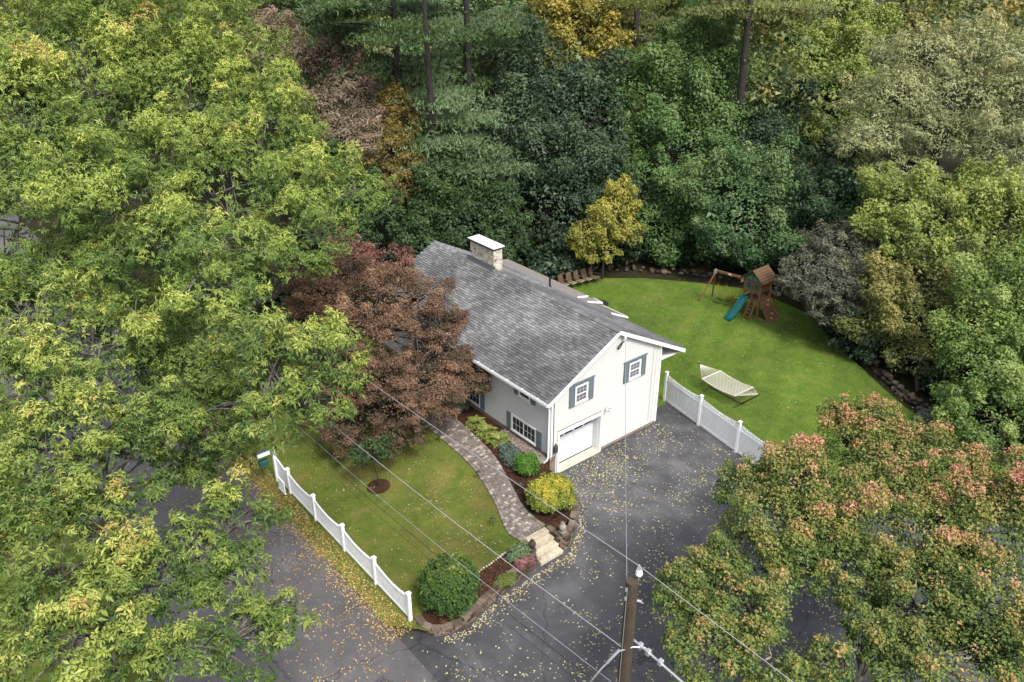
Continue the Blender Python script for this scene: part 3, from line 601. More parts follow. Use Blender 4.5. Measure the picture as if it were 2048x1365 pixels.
    ('maple_tree', 'light yellow-green tree rising to the top edge right of the bare trunk', 'trees along the back of the yard', 'lime', 'far', 0.232, 1.4, 0.24, 'bark_dark', (46.70, 15.75),
     [(54.3, 27.24, 13.87, 3.47, 3.33), (58.14, 24.1, 13.87, 4.46, 3.61), (50.84, 22.05, 10.6, 3.78, 3.44), (55.0, 18.93, 11.01, 4.25, 3.44), (48.42, 17.86, 7.89, 4.31, 3.31), (45.34, 19.84, 7.08, 2.27, 2.54), (50.13, 14.87, 7.7, 3.14, 3.01), (44.15, 15.08, 5.04, 3.71, 2.44)]),
    ('cherry_tree', 'wide spreading tan-leaved tree with dark forked limbs at right edge', 'trees along the right side of the yard', 'tan', 'fine', 0.22, 1.0, 0.24, 'bark_dark', (36.80, -0.37),
     [(41.49, 6.02, 14.34, 3.65, 1.84), (44.69, 3.61, 14.67, 4.37, 1.84), (36.94, 5.37, 12.16, 3.17, 1.78), (40.21, 2.69, 12.16, 4.23, 1.97), (42.01, -0.3, 12.06, 2.77, 2.33), (33.31, 4.73, 10.03, 2.75, 1.23), (36.33, 2.46, 10.33, 3.09, 1.54), (39.32, -1.04, 9.85, 3.07, 1.72), (33.06, 2.44, 8.48, 2.87, 0.91), (38.33, -2.91, 8.02, 2.34, 1.5)]),
    ('plum_tree', 'low purple-grey tree leaning over the lawn beside the playset', 'trees along the right side of the yard', 'greybrown', 'fine', 0.17, 1.15, 0.13, 'bark_dark', (22.90, -1.66),
     [(25.56, 1.31, 5.23, 2.06, 1.14), (26.48, -0.23, 5.13, 1.88, 1.41), (22.53, 1.66, 4.21, 1.55, 0.97), (23.35, 0.02, 3.86, 2.15, 1.21), (21.69, 0.92, 3.17, 1.23, 0.76), (24.14, -1.59, 3.51, 1.83, 1.54), (21.92, -0.76, 2.69, 1.67, 0.88)]),
    ('maple_tree', 'yellow-green tree below the tan tree on the right', 'trees along the right side of the yard', 'lime', 'far', 0.172, 1.35, 0.18, 'bark_dark', (26.18, -5.51),
     [(28.85, -0.31, 7.92, 1.88, 1.58), (30.11, -2.33, 7.52, 2.49, 1.74), (32.21, -3.69, 8.07, 2.49, 1.74), (27.54, -2.74, 5.95, 2.44, 1.71), (29.06, -4.78, 5.86, 2.72, 1.86), (30.99, -6.24, 7.1, 2.09, 2.01), (26.45, -1.05, 6.04, 1.54, 1.55)]),
    ('maple_tree', 'olive tree with a leaning trunk standing at the stone wall', 'trees along the right side of the yard', 'olive', 'far', 0.155, 1.35, 0.14, 'bark_brown', (21.39, -7.19),
     [(24.25, -2.68, 4.18, 1.94, 1.51), (25.53, -4.5, 4.12, 2.22, 1.66), (22.95, -3.45, 2.55, 1.48, 1.33), (23.49, -4.99, 2.64, 2.04, 1.63), (24.87, -6.35, 2.73, 1.74, 1.62), (22.55, -6.37, 1.39, 1.86, 1.22), (22.98, -7.88, 1.4, 1.26, 1.26)]),
    ('maple_tree', 'bright green tree at the right edge above the turning maple', 'trees along the right side of the yard', 'green3', 'far', 0.142, 1.4, 0.18, 'bark_brown', (18.88, -12.72),
     [(24.85, -8.25, 5.3, 2.06, 1.54), (26.36, -9.0, 6.03, 1.37, 1.85), (22.65, -8.75, 4.04, 1.61, 1.36), (23.72, -10.37, 4.03, 1.86, 1.79), (20.76, -10.17, 2.86, 1.95, 1.46), (21.63, -11.91, 2.42, 1.54, 1.58), (19.22, -10.39, 1.74, 1.28, 1.15), (19.13, -12.02, 1.37, 1.88, 1.41), (19.48, -13.29, 0.98, 1.12, 1.39)]),
    ('holly_tree', 'dark green tree between the rounded maple and the tan tree', 'trees along the right side of the yard', 'dark', 'far', 0.189, 1.4, 0.14, 'bark_dark', (29.26, 3.35),
     [(34.74, 6.99, 7.55, 2.01, 2.25), (31.07, 5.99, 5.9, 1.94, 2.37), (32.51, 4.18, 6.06, 2.1, 2.15), (29.46, 3.59, 4.71, 2.21, 1.53)]),
    ('holly_tree', 'low dark green tree under the purple-grey one at the wall', 'trees along the right side of the yard', 'bluegreen', 'far', 0.189, 1.4, 0.09, 'bark_dark', (22.02, -2.42),
     [(23.11, -1.25, 1.67, 1.39, 1.1), (23.43, -2.46, 1.35, 1.37, 1.16), (22.08, -2.7, 0.86, 1.08, 0.81)]),
    ('spruce_tree', 'distant blue-green conifer at the top right corner', 'trees along the back of the yard', 'blue', 'far', 0.292, 1.4, 0.2, 'bark_dark', (83.04, 18.81),
     [(84.51, 19.98, 13.89, 3.97, 2.54), (83.39, 16.48, 11.64, 3.89, 3.11), (81.21, 19.96, 12.0, 2.81, 2.52)]),
    ('maple_tree', 'distant dull green tree at the top edge left of the corner conifer', 'trees along the back of the yard', 'olive', 'far', 0.292, 1.4, 0.2, 'bark_dark', (79.70, 25.20),
     [(81.59, 26.17, 13.04, 3.51, 2.95), (80.75, 23.08, 11.74, 2.87, 2.57), (76.75, 26.35, 11.74, 2.87, 3.21)]),
    ('maple_tree', 'pinkish brown treetop poking up near the ivy-clad trunk', 'trees along the back of the yard', 'pinkbrown', 'fine', 0.22, 1.2, 0.16, 'bark_dark', (5.69, 38.86),
     [(6.49, 39.74, 15.39, 2.29, 1.54), (4.35, 39.35, 14.36, 1.69, 1.69), (6.23, 37.48, 13.85, 1.88, 1.69)]),
    ('maple_tree', 'brownish pink tree left of the first pine trunk', 'trees along the back of the yard', 'pinkbrown', 'fine', 0.22, 1.25, 0.2, 'bark_dark', (6.07, 28.95),
     [(9.58, 35.96, 13.52, 2.1, 1.8), (9.19, 33.37, 11.35, 2.45, 2.32), (6.94, 33.24, 10.56, 1.85, 2.08), (9.09, 30.6, 9.25, 2.04, 2.08), (6.85, 30.48, 8.52, 2.73, 2.04)]),
    ('birch_tree', 'narrow olive-gold tree just below the first pine trunk', 'trees along the back of the yard', 'oldgold', 'fine', 0.21, 1.3, 0.11, 'bark_dark', (8.31, 25.44),
     [(11.43, 30.65, 11.12, 1.34, 1.51), (11.15, 29.02, 9.41, 1.67, 1.66), (9.14, 28.39, 8.19, 1.82, 1.71), (10.34, 26.97, 7.55, 1.53, 1.71), (8.9, 26.55, 6.24, 1.74, 1.21)]),
    ('maple_tree', 'dark green maple spreading low behind the roof peak', 'trees along the back of the yard', 'darkmaple', 'far', 0.181, 1.45, 0.14, 'bark_dark', (9.84, 20.06),
     [(11.87, 24.53, 5.77, 2.37, 1.43), (13.29, 22.2, 5.12, 2.17, 1.54), (9.47, 23.66, 4.8, 1.96, 1.59), (10.31, 21.22, 4.35, 2.62, 1.57), (12.59, 19.04, 3.88, 1.75, 1.49), (10.98, 18.42, 3.16, 1.55, 0.85), (7.01, 21.97, 3.62, 1.72, 1.31)]),
    ('maple_tree', 'dark green tree filling the gap left of the slim trunk', 'trees along the back of the yard', 'darkmaple', 'far', 0.198, 1.4, 0.14, 'bark_dark', (3.88, 25.35),
     [(4.9, 30.79, 7.68, 2.17, 2.23), (6.2, 28.24, 6.55, 2.15, 2.01), (3.58, 28.08, 5.28, 1.94, 1.78), (5.96, 25.3, 5.13, 1.75, 1.76), (3.98, 25.48, 4.06, 1.91, 1.16)]),
    ('maple_tree', 'pale green crown between the two left pines at the top edge', 'trees along the back of the yard', 'lime', 'far', 0.327, 1.35, 0.2, 'bark_dark', (20.70, 53.78),
     [(20.25, 53.46, 13.56, 3.19, 2.47), (23.66, 54.29, 14.64, 2.51, 2.25), (20.02, 56.98, 14.19, 2.51, 2.25), (18.89, 50.41, 11.7, 2.15, 1.87)]),
    ('maple_tree', 'mid green crown between the two tallest pines at the top', 'trees along the back of the yard', 'green2', 'far', 0.258, 1.3, 0.2, 'bark_dark', (29.53, 49.73),
     [(29.32, 51.2, 12.58, 3.08, 3.45), (31.91, 50.3, 14.41, 3.08, 2.88), (27.35, 47.7, 9.29, 2.76, 2.81)]),
    ('maple_tree', 'pale lime tree at the top edge right of the ivy-clad pine', 'trees along the back of the yard', 'lime', 'far', 0.275, 1.3, 0.2, 'bark_dark', (19.33, 60.91),
     [(19.18, 63.17, 13.71, 2.63, 2.65), (19.48, 58.65, 11.67, 2.57, 2.3)]),
    ('maple_tree', 'grey-green tree behind the pines at the top centre', 'trees along the back of the yard', 'green', 'far', 0.258, 1.3, 0.2, 'bark_dark', (32.30, 44.17),
     [(34.94, 47.51, 13.95, 3.08, 3.45), (34.29, 43.5, 11.52, 3.01, 2.81), (27.67, 41.51, 9.15, 2.39, 2.68)]),
    ('maple_tree', 'yellow-green tree at the top edge beside the bare trunk', 'trees along the back of the yard', 'lime', 'far', 0.275, 1.3, 0.2, 'bark_dark', (52.12, 37.13),
     [(50.24, 40.81, 13.95, 3.77, 3.61), (53.72, 38.28, 14.43, 3.23, 3.01), (52.39, 32.31, 12.58, 2.57, 3.45)]),
    ('maple_tree', 'dark bluish tree standing behind the tall bare trunk', 'trees along the back of the yard', 'bluegreen', 'far', 0.232, 1.4, 0.16, 'bark_dark', (37.17, 14.22),
     [(43.61, 17.86, 8.53, 2.18, 2.93), (40.33, 18.46, 7.6, 1.94, 2.89), (38.84, 15.59, 5.83, 2.51, 2.34), (36.57, 17.44, 5.83, 1.67, 2.34)]),
]
PINES = [
    ('pine_tree', 'tall white pine with its dark trunk showing left of centre', 'pinegreen', (12.88, 32.53), 26,
     [(10.35, 38.63, 15.18, 2.16), (13.24, 36.61, 15.7, 2.64), (16.88, 33.63, 15.7, 2.16), (13.05, 35.14, 13.27, 2.64), (11.35, 36.77, 13.62, 2.16), (15.89, 33.05, 13.62, 2.4), (11.93, 35.01, 11.71, 1.92), (15.98, 31.92, 12.05, 2.16), (15.52, 35.68, 17.09, 2.16)]),
    ('pine_tree', 'white pine behind the first, trunk peeking out above dark boughs', 'pinegreen', (20.54, 33.90), 27,
     [(25.72, 35.24, 15.87, 3.12), (21.77, 37.84, 14.92, 2.4), (23.38, 35.76, 13.78, 2.88), (20.24, 37.32, 12.27, 2.16), (24.99, 33.68, 12.65, 2.16), (22.11, 34.89, 10.94, 2.16)]),
    ('pine_tree', 'shorter pine with pale layered boughs reaching over the roof', 'pinepale', (11.67, 26.41), 20,
     [(13.62, 27.88, 11.82, 2.16), (13.85, 26.71, 10.35, 2.4), (12.64, 27.26, 9.7, 1.92), (13.65, 25.88, 8.88, 2.4), (12.72, 26.2, 8.23, 2.16), (13.79, 24.89, 7.57, 1.92), (11.92, 26.97, 8.39, 1.68), (12.74, 25.64, 7.41, 1.92)]),
    ('pine_tree', 'pine with a long bare dark trunk on the upper right', 'pinegold', (35.90, 17.74), 30,
     [(35.77, 20.48, 16.98, 2.16), (38.35, 18.61, 17.34, 2.4), (39.34, 17.31, 16.63, 1.92), (37.66, 19.64, 18.04, 2.4)]),
    ('pine_tree', 'slender pine right of the golden maple with flat yellowish boughs', 'pinegold', (37.87, 31.17), 27,
     [(39.86, 32.61, 14.01, 2.16), (38.06, 33.38, 12.97, 2.16), (41.58, 31.75, 14.85, 2.16), (39.97, 33.49, 15.47, 1.92), (40.11, 31.43, 12.56, 1.68)]),
    ('pine_tree', 'dark ivy-clad pine at the top edge on the left', 'pinegreen', (12.22, 49.01), 28,
     [(13.48, 52.83, 16.3, 2.16), (16.24, 50.44, 16.1, 2.16), (11.6, 53.42, 14.88, 1.92), (16.48, 49.29, 14.68, 1.92), (15.29, 52.16, 17.52, 1.92)]),
    ('pine_tree', 'thin pine leaning at the top edge near the upper right', 'pinegold', (48.68, 28.74), 28,
     [(48.84, 32.49, 16.12, 1.92), (50.84, 30.27, 15.25, 1.68), (50.34, 31.99, 17.22, 1.92)]),
]
BASES = {0: (-19.6, 12.5), 1: (-9.4, 13.0), 2: (-19.4, 1.7), 3: (-20.9, -5.3)}
for i, (nm, lab, grp, pal, st, leaf, cov, tr, bark, base, lobes) in enumerate(TREES):
    base = BASES.get(i, base); onlawn = -11 < base[0] < 0 and base[1] > 0
    z0 = float(lawn_z(base[0], base[1])) - .05 if onlawn else -.05
    build_tree(nm, lab, 'tree', grp, pal, st, leaf, cov, tr, bark, base, lobes, 100 + i, z0, twig=.03 if st != 'maple' else .018,
               top_bias=.55 if pal == 'turning' else .25)
# pines: straight trunk, flat boughs in plates of needle tufts
def build_pine(label, pal, base, h, boughs, seed, auto=True):
    r = np.random.default_rng(seed); b3 = np.array([base[0], base[1], -.05]); root = thing('pine_tree', label, 'tree', tuple(b3), 'white pines behind the house')
    t = NB(); tp = np.stack([b3 + np.array([math.sin(z * .21 + seed) * .18, math.cos(z * .17 + seed) * .18, z]) for z in np.linspace(0, h, 12)])
    t.add(*tube_np(tp, np.linspace(.42, .12, 12), 9))
    br = NB(); Ps, Ds, Ns, Ts = [], [], [], []
    bl = list(boughs)
    for z in (np.arange(h * .62, h, 1.3) if auto else []):
        for k in range(3):
            a = r.uniform(0, 6.28); L = max(1.2, (h - z) * .45) * r.uniform(.7, 1.2)
            bl.append((b3[0] + math.cos(a) * L, b3[1] + math.sin(a) * L, z + .3, max(.9, L * .5)))
    for (x, y, z, s) in bl:
        c = np.array([x, y, z]); q = np.array([b3[0], b3[1], z - .4 + r.uniform(-.5, .5)])
        d = unit((c - q) * np.array([1, 1, 0]) + 1e-6); tip = c + d * s * .8
        p = bez(q, (q + tip) / 2 + np.array([0, 0, .5]), tip, 7); br.add(*tube_np(p, np.linspace(.08, .02, 7), 5))
        for _ in range(3):
            cc = c + r.normal(size=3) * np.array([s * .45, s * .45, .28]); n_ = int(125 * s)
            e = unit(np.cross(d, [0, 0, 1.]))
            u = r.normal(size=(n_, 2)) * .55
            m = cc + d * u[:, :1] * s + e * u[:, 1:] * s * .8 + np.array([0, 0, 1.]) * (r.normal(size=(n_, 1)) * .10 - .10 * (u ** 2).sum(1, keepdims=True))
            k = 4; D = unit(np.repeat(d[None] * .5 + np.array([[0, 0, .55]]), n_ * k, 0) + r.normal(size=(n_ * k, 3)) * .6)
            Ps.append(np.repeat(m, k, 0)); Ds.append(D); Ns.append(unit(np.array([0, 0, 1.]) + r.normal(size=(n_ * k, 3)) * .5))
            Ts.append(np.clip(.45 * r.random() + .35 * r.random(n_ * k) + .1, 0, 1))
    P = np.concatenate(Ps); D = np.concatenate(Ds); Nn = np.concatenate(Ns); T = np.concatenate(Ts)
    V, F, TT = leaf_blades(P, D, Nn, 1.0 * .36 * r.uniform(.7, 1.2, len(P)), .10, T, True)
    me = np_mesh('crown', V - b3, F, TT); me.materials.append(leaf_mat(pal)); link('crown', me, root)
    link('trunk', t.mesh('trunk', b3), root, 'bark_dark'); link('branches', br.mesh('branches', b3), root, 'bark_dark')
for i, (nm, lab, pal, base, h, boughs) in enumerate(PINES): build_pine(lab, pal, base, h, boughs, 300 + i, i not in (1, 2, 3))

# masses nobody could count: undergrowth at the wood's edge, and the woods beyond
def leaf_mass(name, pal, lobes, leaf, cov, seed, label, cat):
    r = np.random.default_rng(seed); me, *_ = crown_mesh(lobes, 'far', leaf, cov, r, np.zeros(3)); me.materials.append(leaf_mat(pal))
    return tag(link(name, me), label, cat, None, 'stuff')
ug = []; r = np.random.default_rng(11)
edge = [(-9, 27), (-4, 22.5), (2, 20.5), (8, 21.5), (14, 20.5), (18, 19), (21, 17.2), (23.7, 15.3), (26, 12.2), (28.5, 8.5), (28.4, 3), (25.6, -1.6), (24, -4.2), (22.8, -6.5), (21.8, -8.5), (21.3, -11), (20.5, -15)]
for a, b_ in zip(edge[:-1], edge[1:]):
    n_ = int(math.dist(a, b_) / 1.1) + 1
    for k in range(n_):
        t = (k + r.random()) / n_; x = a[0] + (b_[0] - a[0]) * t; y = a[1] + (b_[1] - a[1]) * t
        for off in (0.3, 2.2, 4.4):
            s = r.uniform(.7, 1.2) + off * .12
            dx, dy = (b_[1] - a[1]), -(b_[0] - a[0]); ln = math.hypot(dx, dy)
            ug.append((x - dx / ln * off * .9 + r.normal() * .25, y - dy / ln * off * .9 + r.normal() * .25, s * .55 + r.uniform(0, .5), s, s * .8))
leaf_mass('undergrowth', 'under', ug, .28, .95, 12, 'dark green undergrowth along the shaded edge of the wood', 'undergrowth')
fw = []
for k in range(95):
    d = 76 + 70 * r.random() ** 1.5; hd = R(50.7 + r.uniform(-36, 34)); x = CAMP[0] + d * math.cos(hd); y = CAMP[1] + d * math.sin(hd)
    for q in range(2):
        rr = r.uniform(2.6, 4.6); fw.append((x + r.normal() * 2.2, y + r.normal() * 2.2, r.uniform(3, 14.5), rr, rr * .85))
leaf_mass('far_woods', 'woods', fw, .40, .34, 13, 'mixed autumn woods filling the far distance', 'woods')

# ------------------------------------------------------------------ shrubs and bedding plants
def shrub(name, label, pal, x, y, lobes, leaf, cov, seed, style='shrub', group=None, zoff=0.0, bias=.35):
    z = float(lawn_z(x, y)) + .03 + zoff; r = np.random.default_rng(seed); b3 = np.array([x, y, z])
    root = thing(name, label, 'shrub', tuple(b3), group)
    L = [(x + a, y + b_, z + c, rh, rv) for (a, b_, c, rh, rv) in lobes]
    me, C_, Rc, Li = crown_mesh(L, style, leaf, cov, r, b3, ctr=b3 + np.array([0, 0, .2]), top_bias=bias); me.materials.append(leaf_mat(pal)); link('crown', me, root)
    t = NB()
    for c in C_[:: max(1, len(C_) // 24)]: t.add(*tube_np(bez(b3, (b3 + c) / 2 + np.array([0, 0, .1]), c, 4), np.linspace(.03, .008, 4), 4))
    link('stems', t.mesh('stems', b3), root, 'bark_dark')
    return root
shrub('laurel_bush', 'big rounded dark green bush at the corner of fence and driveway', 'laurel', -8.75, -4.05,
      [(0, 0, .95, 1.12, .95), (.05, .05, 1.35, .95, .75), (0, 0, .5, .95, .55)], .10, 1.9, 21)
shrub('euonymus_bush', 'wide golden yellow clipped bush beside the garden steps', 'euonymus', -2.05, -2.3,
      [(0, 0, .55, 1.05, .62), (-.35, -.1, .55, .75, .5), (.4, .15, .55, .75, .52)], .085, 1.9, 22)
shrub('boxwood_bush', 'small bright green bush between the garage corner and walkway', 'brightgreen', -1.45, .05,
      [(0, 0, .42, .55, .5), (.1, .1, .55, .42, .38)], .09, 1.9, 23)
shrub('juniper_shrub', 'low blue-grey juniper left of the bright green bush', 'juniper', -1.25, 1.45,
      [(0, 0, .18, .5, .25), (-.15, -.5, .2, .5, .24), (.15, .45, .15, .4, .22)], .10, 1.7, 24)
shrub('sage_shrub', 'grey-green shrub under the red maple beside the far window', 'sage', -.75, 6.3,
      [(0, 0, .35, .55, .4), (.0, .7, .35, .5, .38)], .08, 1.7, 25)
shrub('perennial_plant', 'blue-green leafy plant in the bed left of the steps', 'perennial', -5.05, -3.85,
      [(0, 0, .16, .42, .26), (-.35, .05, .12, .35, .2)], .10, 1.7, 26)
shrub('flowering_plant', 'small pink-flowered plant spilling over the wall left of the steps', 'pinkbloom', -5.1, -4.25,
      [(0, 0, .05, .32, .2), (-.35, -.05, .03, .28, .16)], .06, 1.6, 27)
shrub('creeping_plant', 'pale green creeper trailing over the middle of the left wall', 'creeper', -6.55, -4.5,
      [(0, 0, .02, .35, .14), (.35, .02, .0, .28, .12)], .06, 1.4, 28)
shrub('grey_shrub', 'small grey-green shrub at the near end of the stone wall', 'greyshrub', 18.5, -9.2,
      [(0, 0, -.1, .75, .6), (.3, -.4, -.1, .6, .5)], .12, 1.6, 29, zoff=-.7)
shrub('fence_shrub', 'dull green plant squeezed between house corner and white fence', 'olive', 8.9, 1.55,
      [(0, 0, -.15, .35, .45), (.0, .3, -.25, .4, .35)], .09, 1.5, 30, zoff=-.6)
def hosta(x, y, s, seed, label, rng_):
    z = float(lawn_z(x, y)) + .03; b3 = np.array([x, y, z]); root = thing('hosta', label, 'plant', tuple(b3), 'hostas below the house wall')
    for ring, (k, el, ln) in enumerate(((22, 14, .60), (20, 34, .55), (16, 55, .45), (10, 75, .34))):
        V, F, T = [], [], []
        for i in range(k):
            a = 2 * math.pi * (i + rng_.random()) / k; L = s * ln * rng_.uniform(.85, 1.2); e = R(el + rng_.uniform(-10, 10)); w = L * .19
            d = np.array([math.cos(a), math.sin(a), 0]); sd = np.array([-math.sin(a), math.cos(a), 0]); up = np.array([0, 0, 1.])
            o = len(V); pts = []
            for t in (0, .3, .55, .8, 1.0):
                c = b3 + d * L * t * math.cos(e * (1 - .5 * t)) + up * (L * (math.sin(e) * t * 1.3 - .55 * t * t)) + up * .06
                ww = w * (.25, .75, 1.0, .7, .04)[int(round(t * 4)) if t not in (.3, .55, .8) else {.3: 1, .55: 2, .8: 3}[t]]
                V += [c - sd * ww + up * ww * .25, c, c + sd * ww + up * ww * .25]
                tt = rng_.uniform(.1, .5); T += [tt + .5, tt - .12, tt + .5]
            for q in range(4):
                for h in (0, 1): F.append([o + q * 3 + h, o + q * 3 + h + 1, o + q * 3 + 4 + h, o + q * 3 + 3 + h])
        me = np_mesh('leaves', np.array(V) - b3, np.array(F), np.clip(T, 0, 1)); me.materials.append(leaf_mat('hosta')); link('leaves', me, root)
rh = np.random.default_rng(41)
for (x, y, s, lab) in ((-.85, 4.75, 1.0, 'variegated hosta nearest the far window shutter'), (-.95, 3.75, 1.05, 'variegated hosta in the middle of the row of three'),
                       (-.95, 2.75, 1.1, 'variegated hosta nearest the lower double window')):
    hosta(x, y, s, 1, lab, rh); 
build_tree('sapling', 'small green sapling with a thin dark stem in a mulch ring', 'tree', None, 'darkmaple', 'maple', .10, 1.2, .035, 'bark_dark', (-7.1, 3.95),
           [(-7.2, 4.2, 2.25, .75, .35), (-6.6, 4.5, 2.4, .6, .32), (-7.7, 4.3, 2.3, .5, .3)], 51, float(lawn_z(-7.1, 4)), twig=.008)

# ------------------------------------------------------------------ the house
W_, LEN, RX, RZ, OV = 7.44, 15.1, 4.10, 6.57, .15
SL = (6.57 - 4.238) / (4.10 + .338)
def roof_z(x): return RZ - SL * abs(x - RX)
house = thing('house', 'white clapboard house with grey shingle roof, blue shutters and built-in garage', 'house', (0, 0, 0))
TH = .14                                             # roof build-up thickness measured vertically
def under(x): return roof_z(x) - TH - .03
# core walls; front and gable are dark to paint in the clapboard shadow lines
front = MB().prism([(.05, .0, .75), (.05, LEN, .75), (.05, LEN, under(.05)), (.05, 0.0, under(.05))], (.12, 0, 0)).build('front_wall', 'siding_shadow_line', house)
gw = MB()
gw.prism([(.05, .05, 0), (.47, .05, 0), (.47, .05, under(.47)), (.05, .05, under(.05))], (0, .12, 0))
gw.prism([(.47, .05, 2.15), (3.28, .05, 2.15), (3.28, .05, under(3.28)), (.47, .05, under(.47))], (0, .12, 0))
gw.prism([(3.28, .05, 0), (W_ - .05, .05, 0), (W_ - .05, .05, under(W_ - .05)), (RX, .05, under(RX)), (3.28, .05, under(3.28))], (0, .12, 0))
gable = gw.build('gable_wall', 'siding_shadow_line', house)
MB().prism([(W_ - .05, .05, 0), (W_ - .05, LEN, 0), (W_ - .05, LEN, under(W_)), (W_ - .05, .05, under(W_))], (-.12, 0, 0)).build('rear_wall', 'siding', house)
MB().prism([(.05, LEN - .05, .5), (W_ - .05, LEN - .05, .5), (W_ - .05, LEN - .05, under(W_)), (RX, LEN - .05, under(RX)), (.05, LEN - .05, under(.05))], (0, -.12, 0)).build('end_wall', 'siding', house)
MB().box(.02, .30, -.012, LEN, -.02, 1.06).box(3.36, W_ - .03, .02, .2, -.02, .16).box(W_ - .2, W_ - .02, .0, LEN, -.02, .16).build('foundation', 'foundation', house)
# clapboards, one object each: a wedge whose lower edge stands proud
def wedge(mb, pts_bot, pts_top, nrm, t0=.042, t1=.003):
    n_ = Vector(nrm); (a, b_), (d, c) = [Vector(p) for p in pts_bot], [Vector(p) for p in pts_top]
    mb.hexa([a, b_, b_ + n_ * t0, a + n_ * t0, d, c, c + n_ * t1, d + n_ * t1])
EXPO = .110
z = 1.10
while z < under(0) - .02:
    z1 = min(z + EXPO, under(.02))
    mb = MB(); wedge(mb, [(.05, .0, z + .024), (.05, LEN, z + .024)], [(.05, 0, z1), (.05, LEN, z1)], (-1, 0, 0)); mb.build('siding_board', 'siding', front); z += EXPO
def gx(z):
    """x-range of the gable at height z"""
    t = (RZ - TH - .03 - z) / SL
    return max(.0, RX - t), min(W_, RX + t)
z = .14
while z < under(RX) - .05:
    z1 = z + EXPO; a0, b0 = gx(z); a1, b1 = gx(min(z1, under(RX) - .005))
    segs = [((a0, b0), (a1, b1))]
    if z < 2.28: segs = [((0, .40), (0, .40)), ((3.36, b0), (3.36, b1))]
    for (p, q), (p1, q1) in segs:
        mb = MB(); wedge(mb, [(p, .05, z + .024), (q, .05, z + .024)], [(p1, .05, z1), (q1, .05, z1)], (0, -1, 0)); mb.build('siding_board', 'siding', gable)
    z += EXPO
z = .0
for k in range(1):
    mb = MB(); wedge(mb, [(0, .05, .0), (.40, .05, .0)], [(0, .05, .135), (.40, .05, .135)], (0, -1, 0)); mb.build('siding_board', 'siding', gable)
# trim
for (x0, x1, y0, y1, z1) in ((-.005, .09, -.0, .09, under(.05)), (W_ - .09, W_ + .005, -.0, .09, under(W_))):
    MB().box(x0 - .01, x1, y0 - .012, y1, .10 if x0 > 1 else .95, z1).build('corner_board', 'white_trim', house)
rk = MB()
XF, XRr = -.338, 9.11
for xa, xb in ((XF, RX), (RX, XRr)):
    za, zb = roof_z(xa), roof_z(xb)
    MB().hexa([(xa, -OV - .03, za - .24), (xb, -OV - .03, zb - .24), (xb, -OV, zb - .24), (xa, -OV, za - .24),
              (xa, -OV - .03, za - .025), (xb, -OV - .03, zb - .025), (xb, -OV, zb - .025), (xa, -OV, za - .025)]).build('rake_board', 'white_trim', house)
    MB().hexa([(xa, -OV, za - .235), (xb, -OV, zb - .235), (xb, .04, zb - .235), (xa, .04, za - .235),
              (xa, -OV, za - .215), (xb, -OV, zb - .215), (xb, .04, zb - .215), (xa, .04, za - .215)]).build('soffit', 'white_trim', house)
MB().box(XF, .03, .0, LEN, roof_z(XF) - .17, roof_z(XF) - .15).build('soffit', 'white_trim', house)
MB().box(W_ + .01, XRr, .0, 4.7, roof_z(XRr) - .20, roof_z(XRr) - .18).build('soffit', 'white_trim', house)
MB().box(XF - .005, XF + .02, -OV, LEN + .1, roof_z(XF) - .19, roof_z(XF) - .02).build('fascia', 'white_trim', house)
MB().box(XRr - .02, XRr + .005, -OV, LEN + .1, roof_z(XRr) - .19, roof_z(XRr) - .02).build('fascia', 'white_trim', house)
# gutter, hangers, downspout
gz = roof_z(XF) - .03
g_ = MB().box(XF - .13, XF - .01, -OV, LEN + .1, gz - .12, gz - .10).box(XF - .135, XF - .12, -OV, LEN + .1, gz - .12, gz).box(XF - .13, XF - .0, -OV - .012, -OV, gz - .12, gz)
gut = g_.build('gutter', 'white_trim', house)
hm = MB().box(-.14, .06, -.015, .015, -.01, .035).mesh('gutter_hanger'); hm.materials.append(M['white_trim'])
for k in range(13): put('gutter_hanger', hm, gut, (XF + .01, .55 + k * 1.12, gz))
dsp = MB().tube([(XF - .06, .42, gz - .1), (XF - .05, .42, gz - .22), (-.10, .16, gz - .38), (-.07, .10, gz - .55), (-.07, .10, 1.05), (-.20, .06, .93), (-.42, .02, .90)], .045, 8).build('downspout', 'white_trim', house, smooth=True)
# roof: deck slabs + shingles
def slab(x0, x1, nm):
    z0, z1 = roof_z(x0), roof_z(x1)
    return MB().hexa([(x0, -OV, z0 - TH), (x1, -OV, z1 - TH), (x1, LEN + .1, z1 - TH), (x0, LEN + .1, z0 - TH), (x0, -OV, z0 - .02), (x1, -OV, z1 - .02), (x1, LEN + .1, z1 - .02), (x0, LEN + .1, z0 - .02)]).build(nm, 'shingle', house)
rf = slab(XF, RX, 'front_roof'); rr_ = slab(RX, XRr, 'rear_roof')
ca = math.atan(SL); cs, sn = math.cos(ca), math.sin(ca)
tabw, expo = .305, .142
tab = MB().hexa([(-.075, -.143, -.006), (.085, -.143, -.020), (.085, .143, -.020), (-.075, .143, -.006), (-.066, -.141, .034), (.085, -.141, .000), (.085, .141, .000), (-.066, .141, .034)])
tabm = tab.mesh('shingle'); tabm.materials.append(M['shingle'])
slots = []; rs = np.random.default_rng(5)
nc = int((RX - XF) / cs / expo) + 1
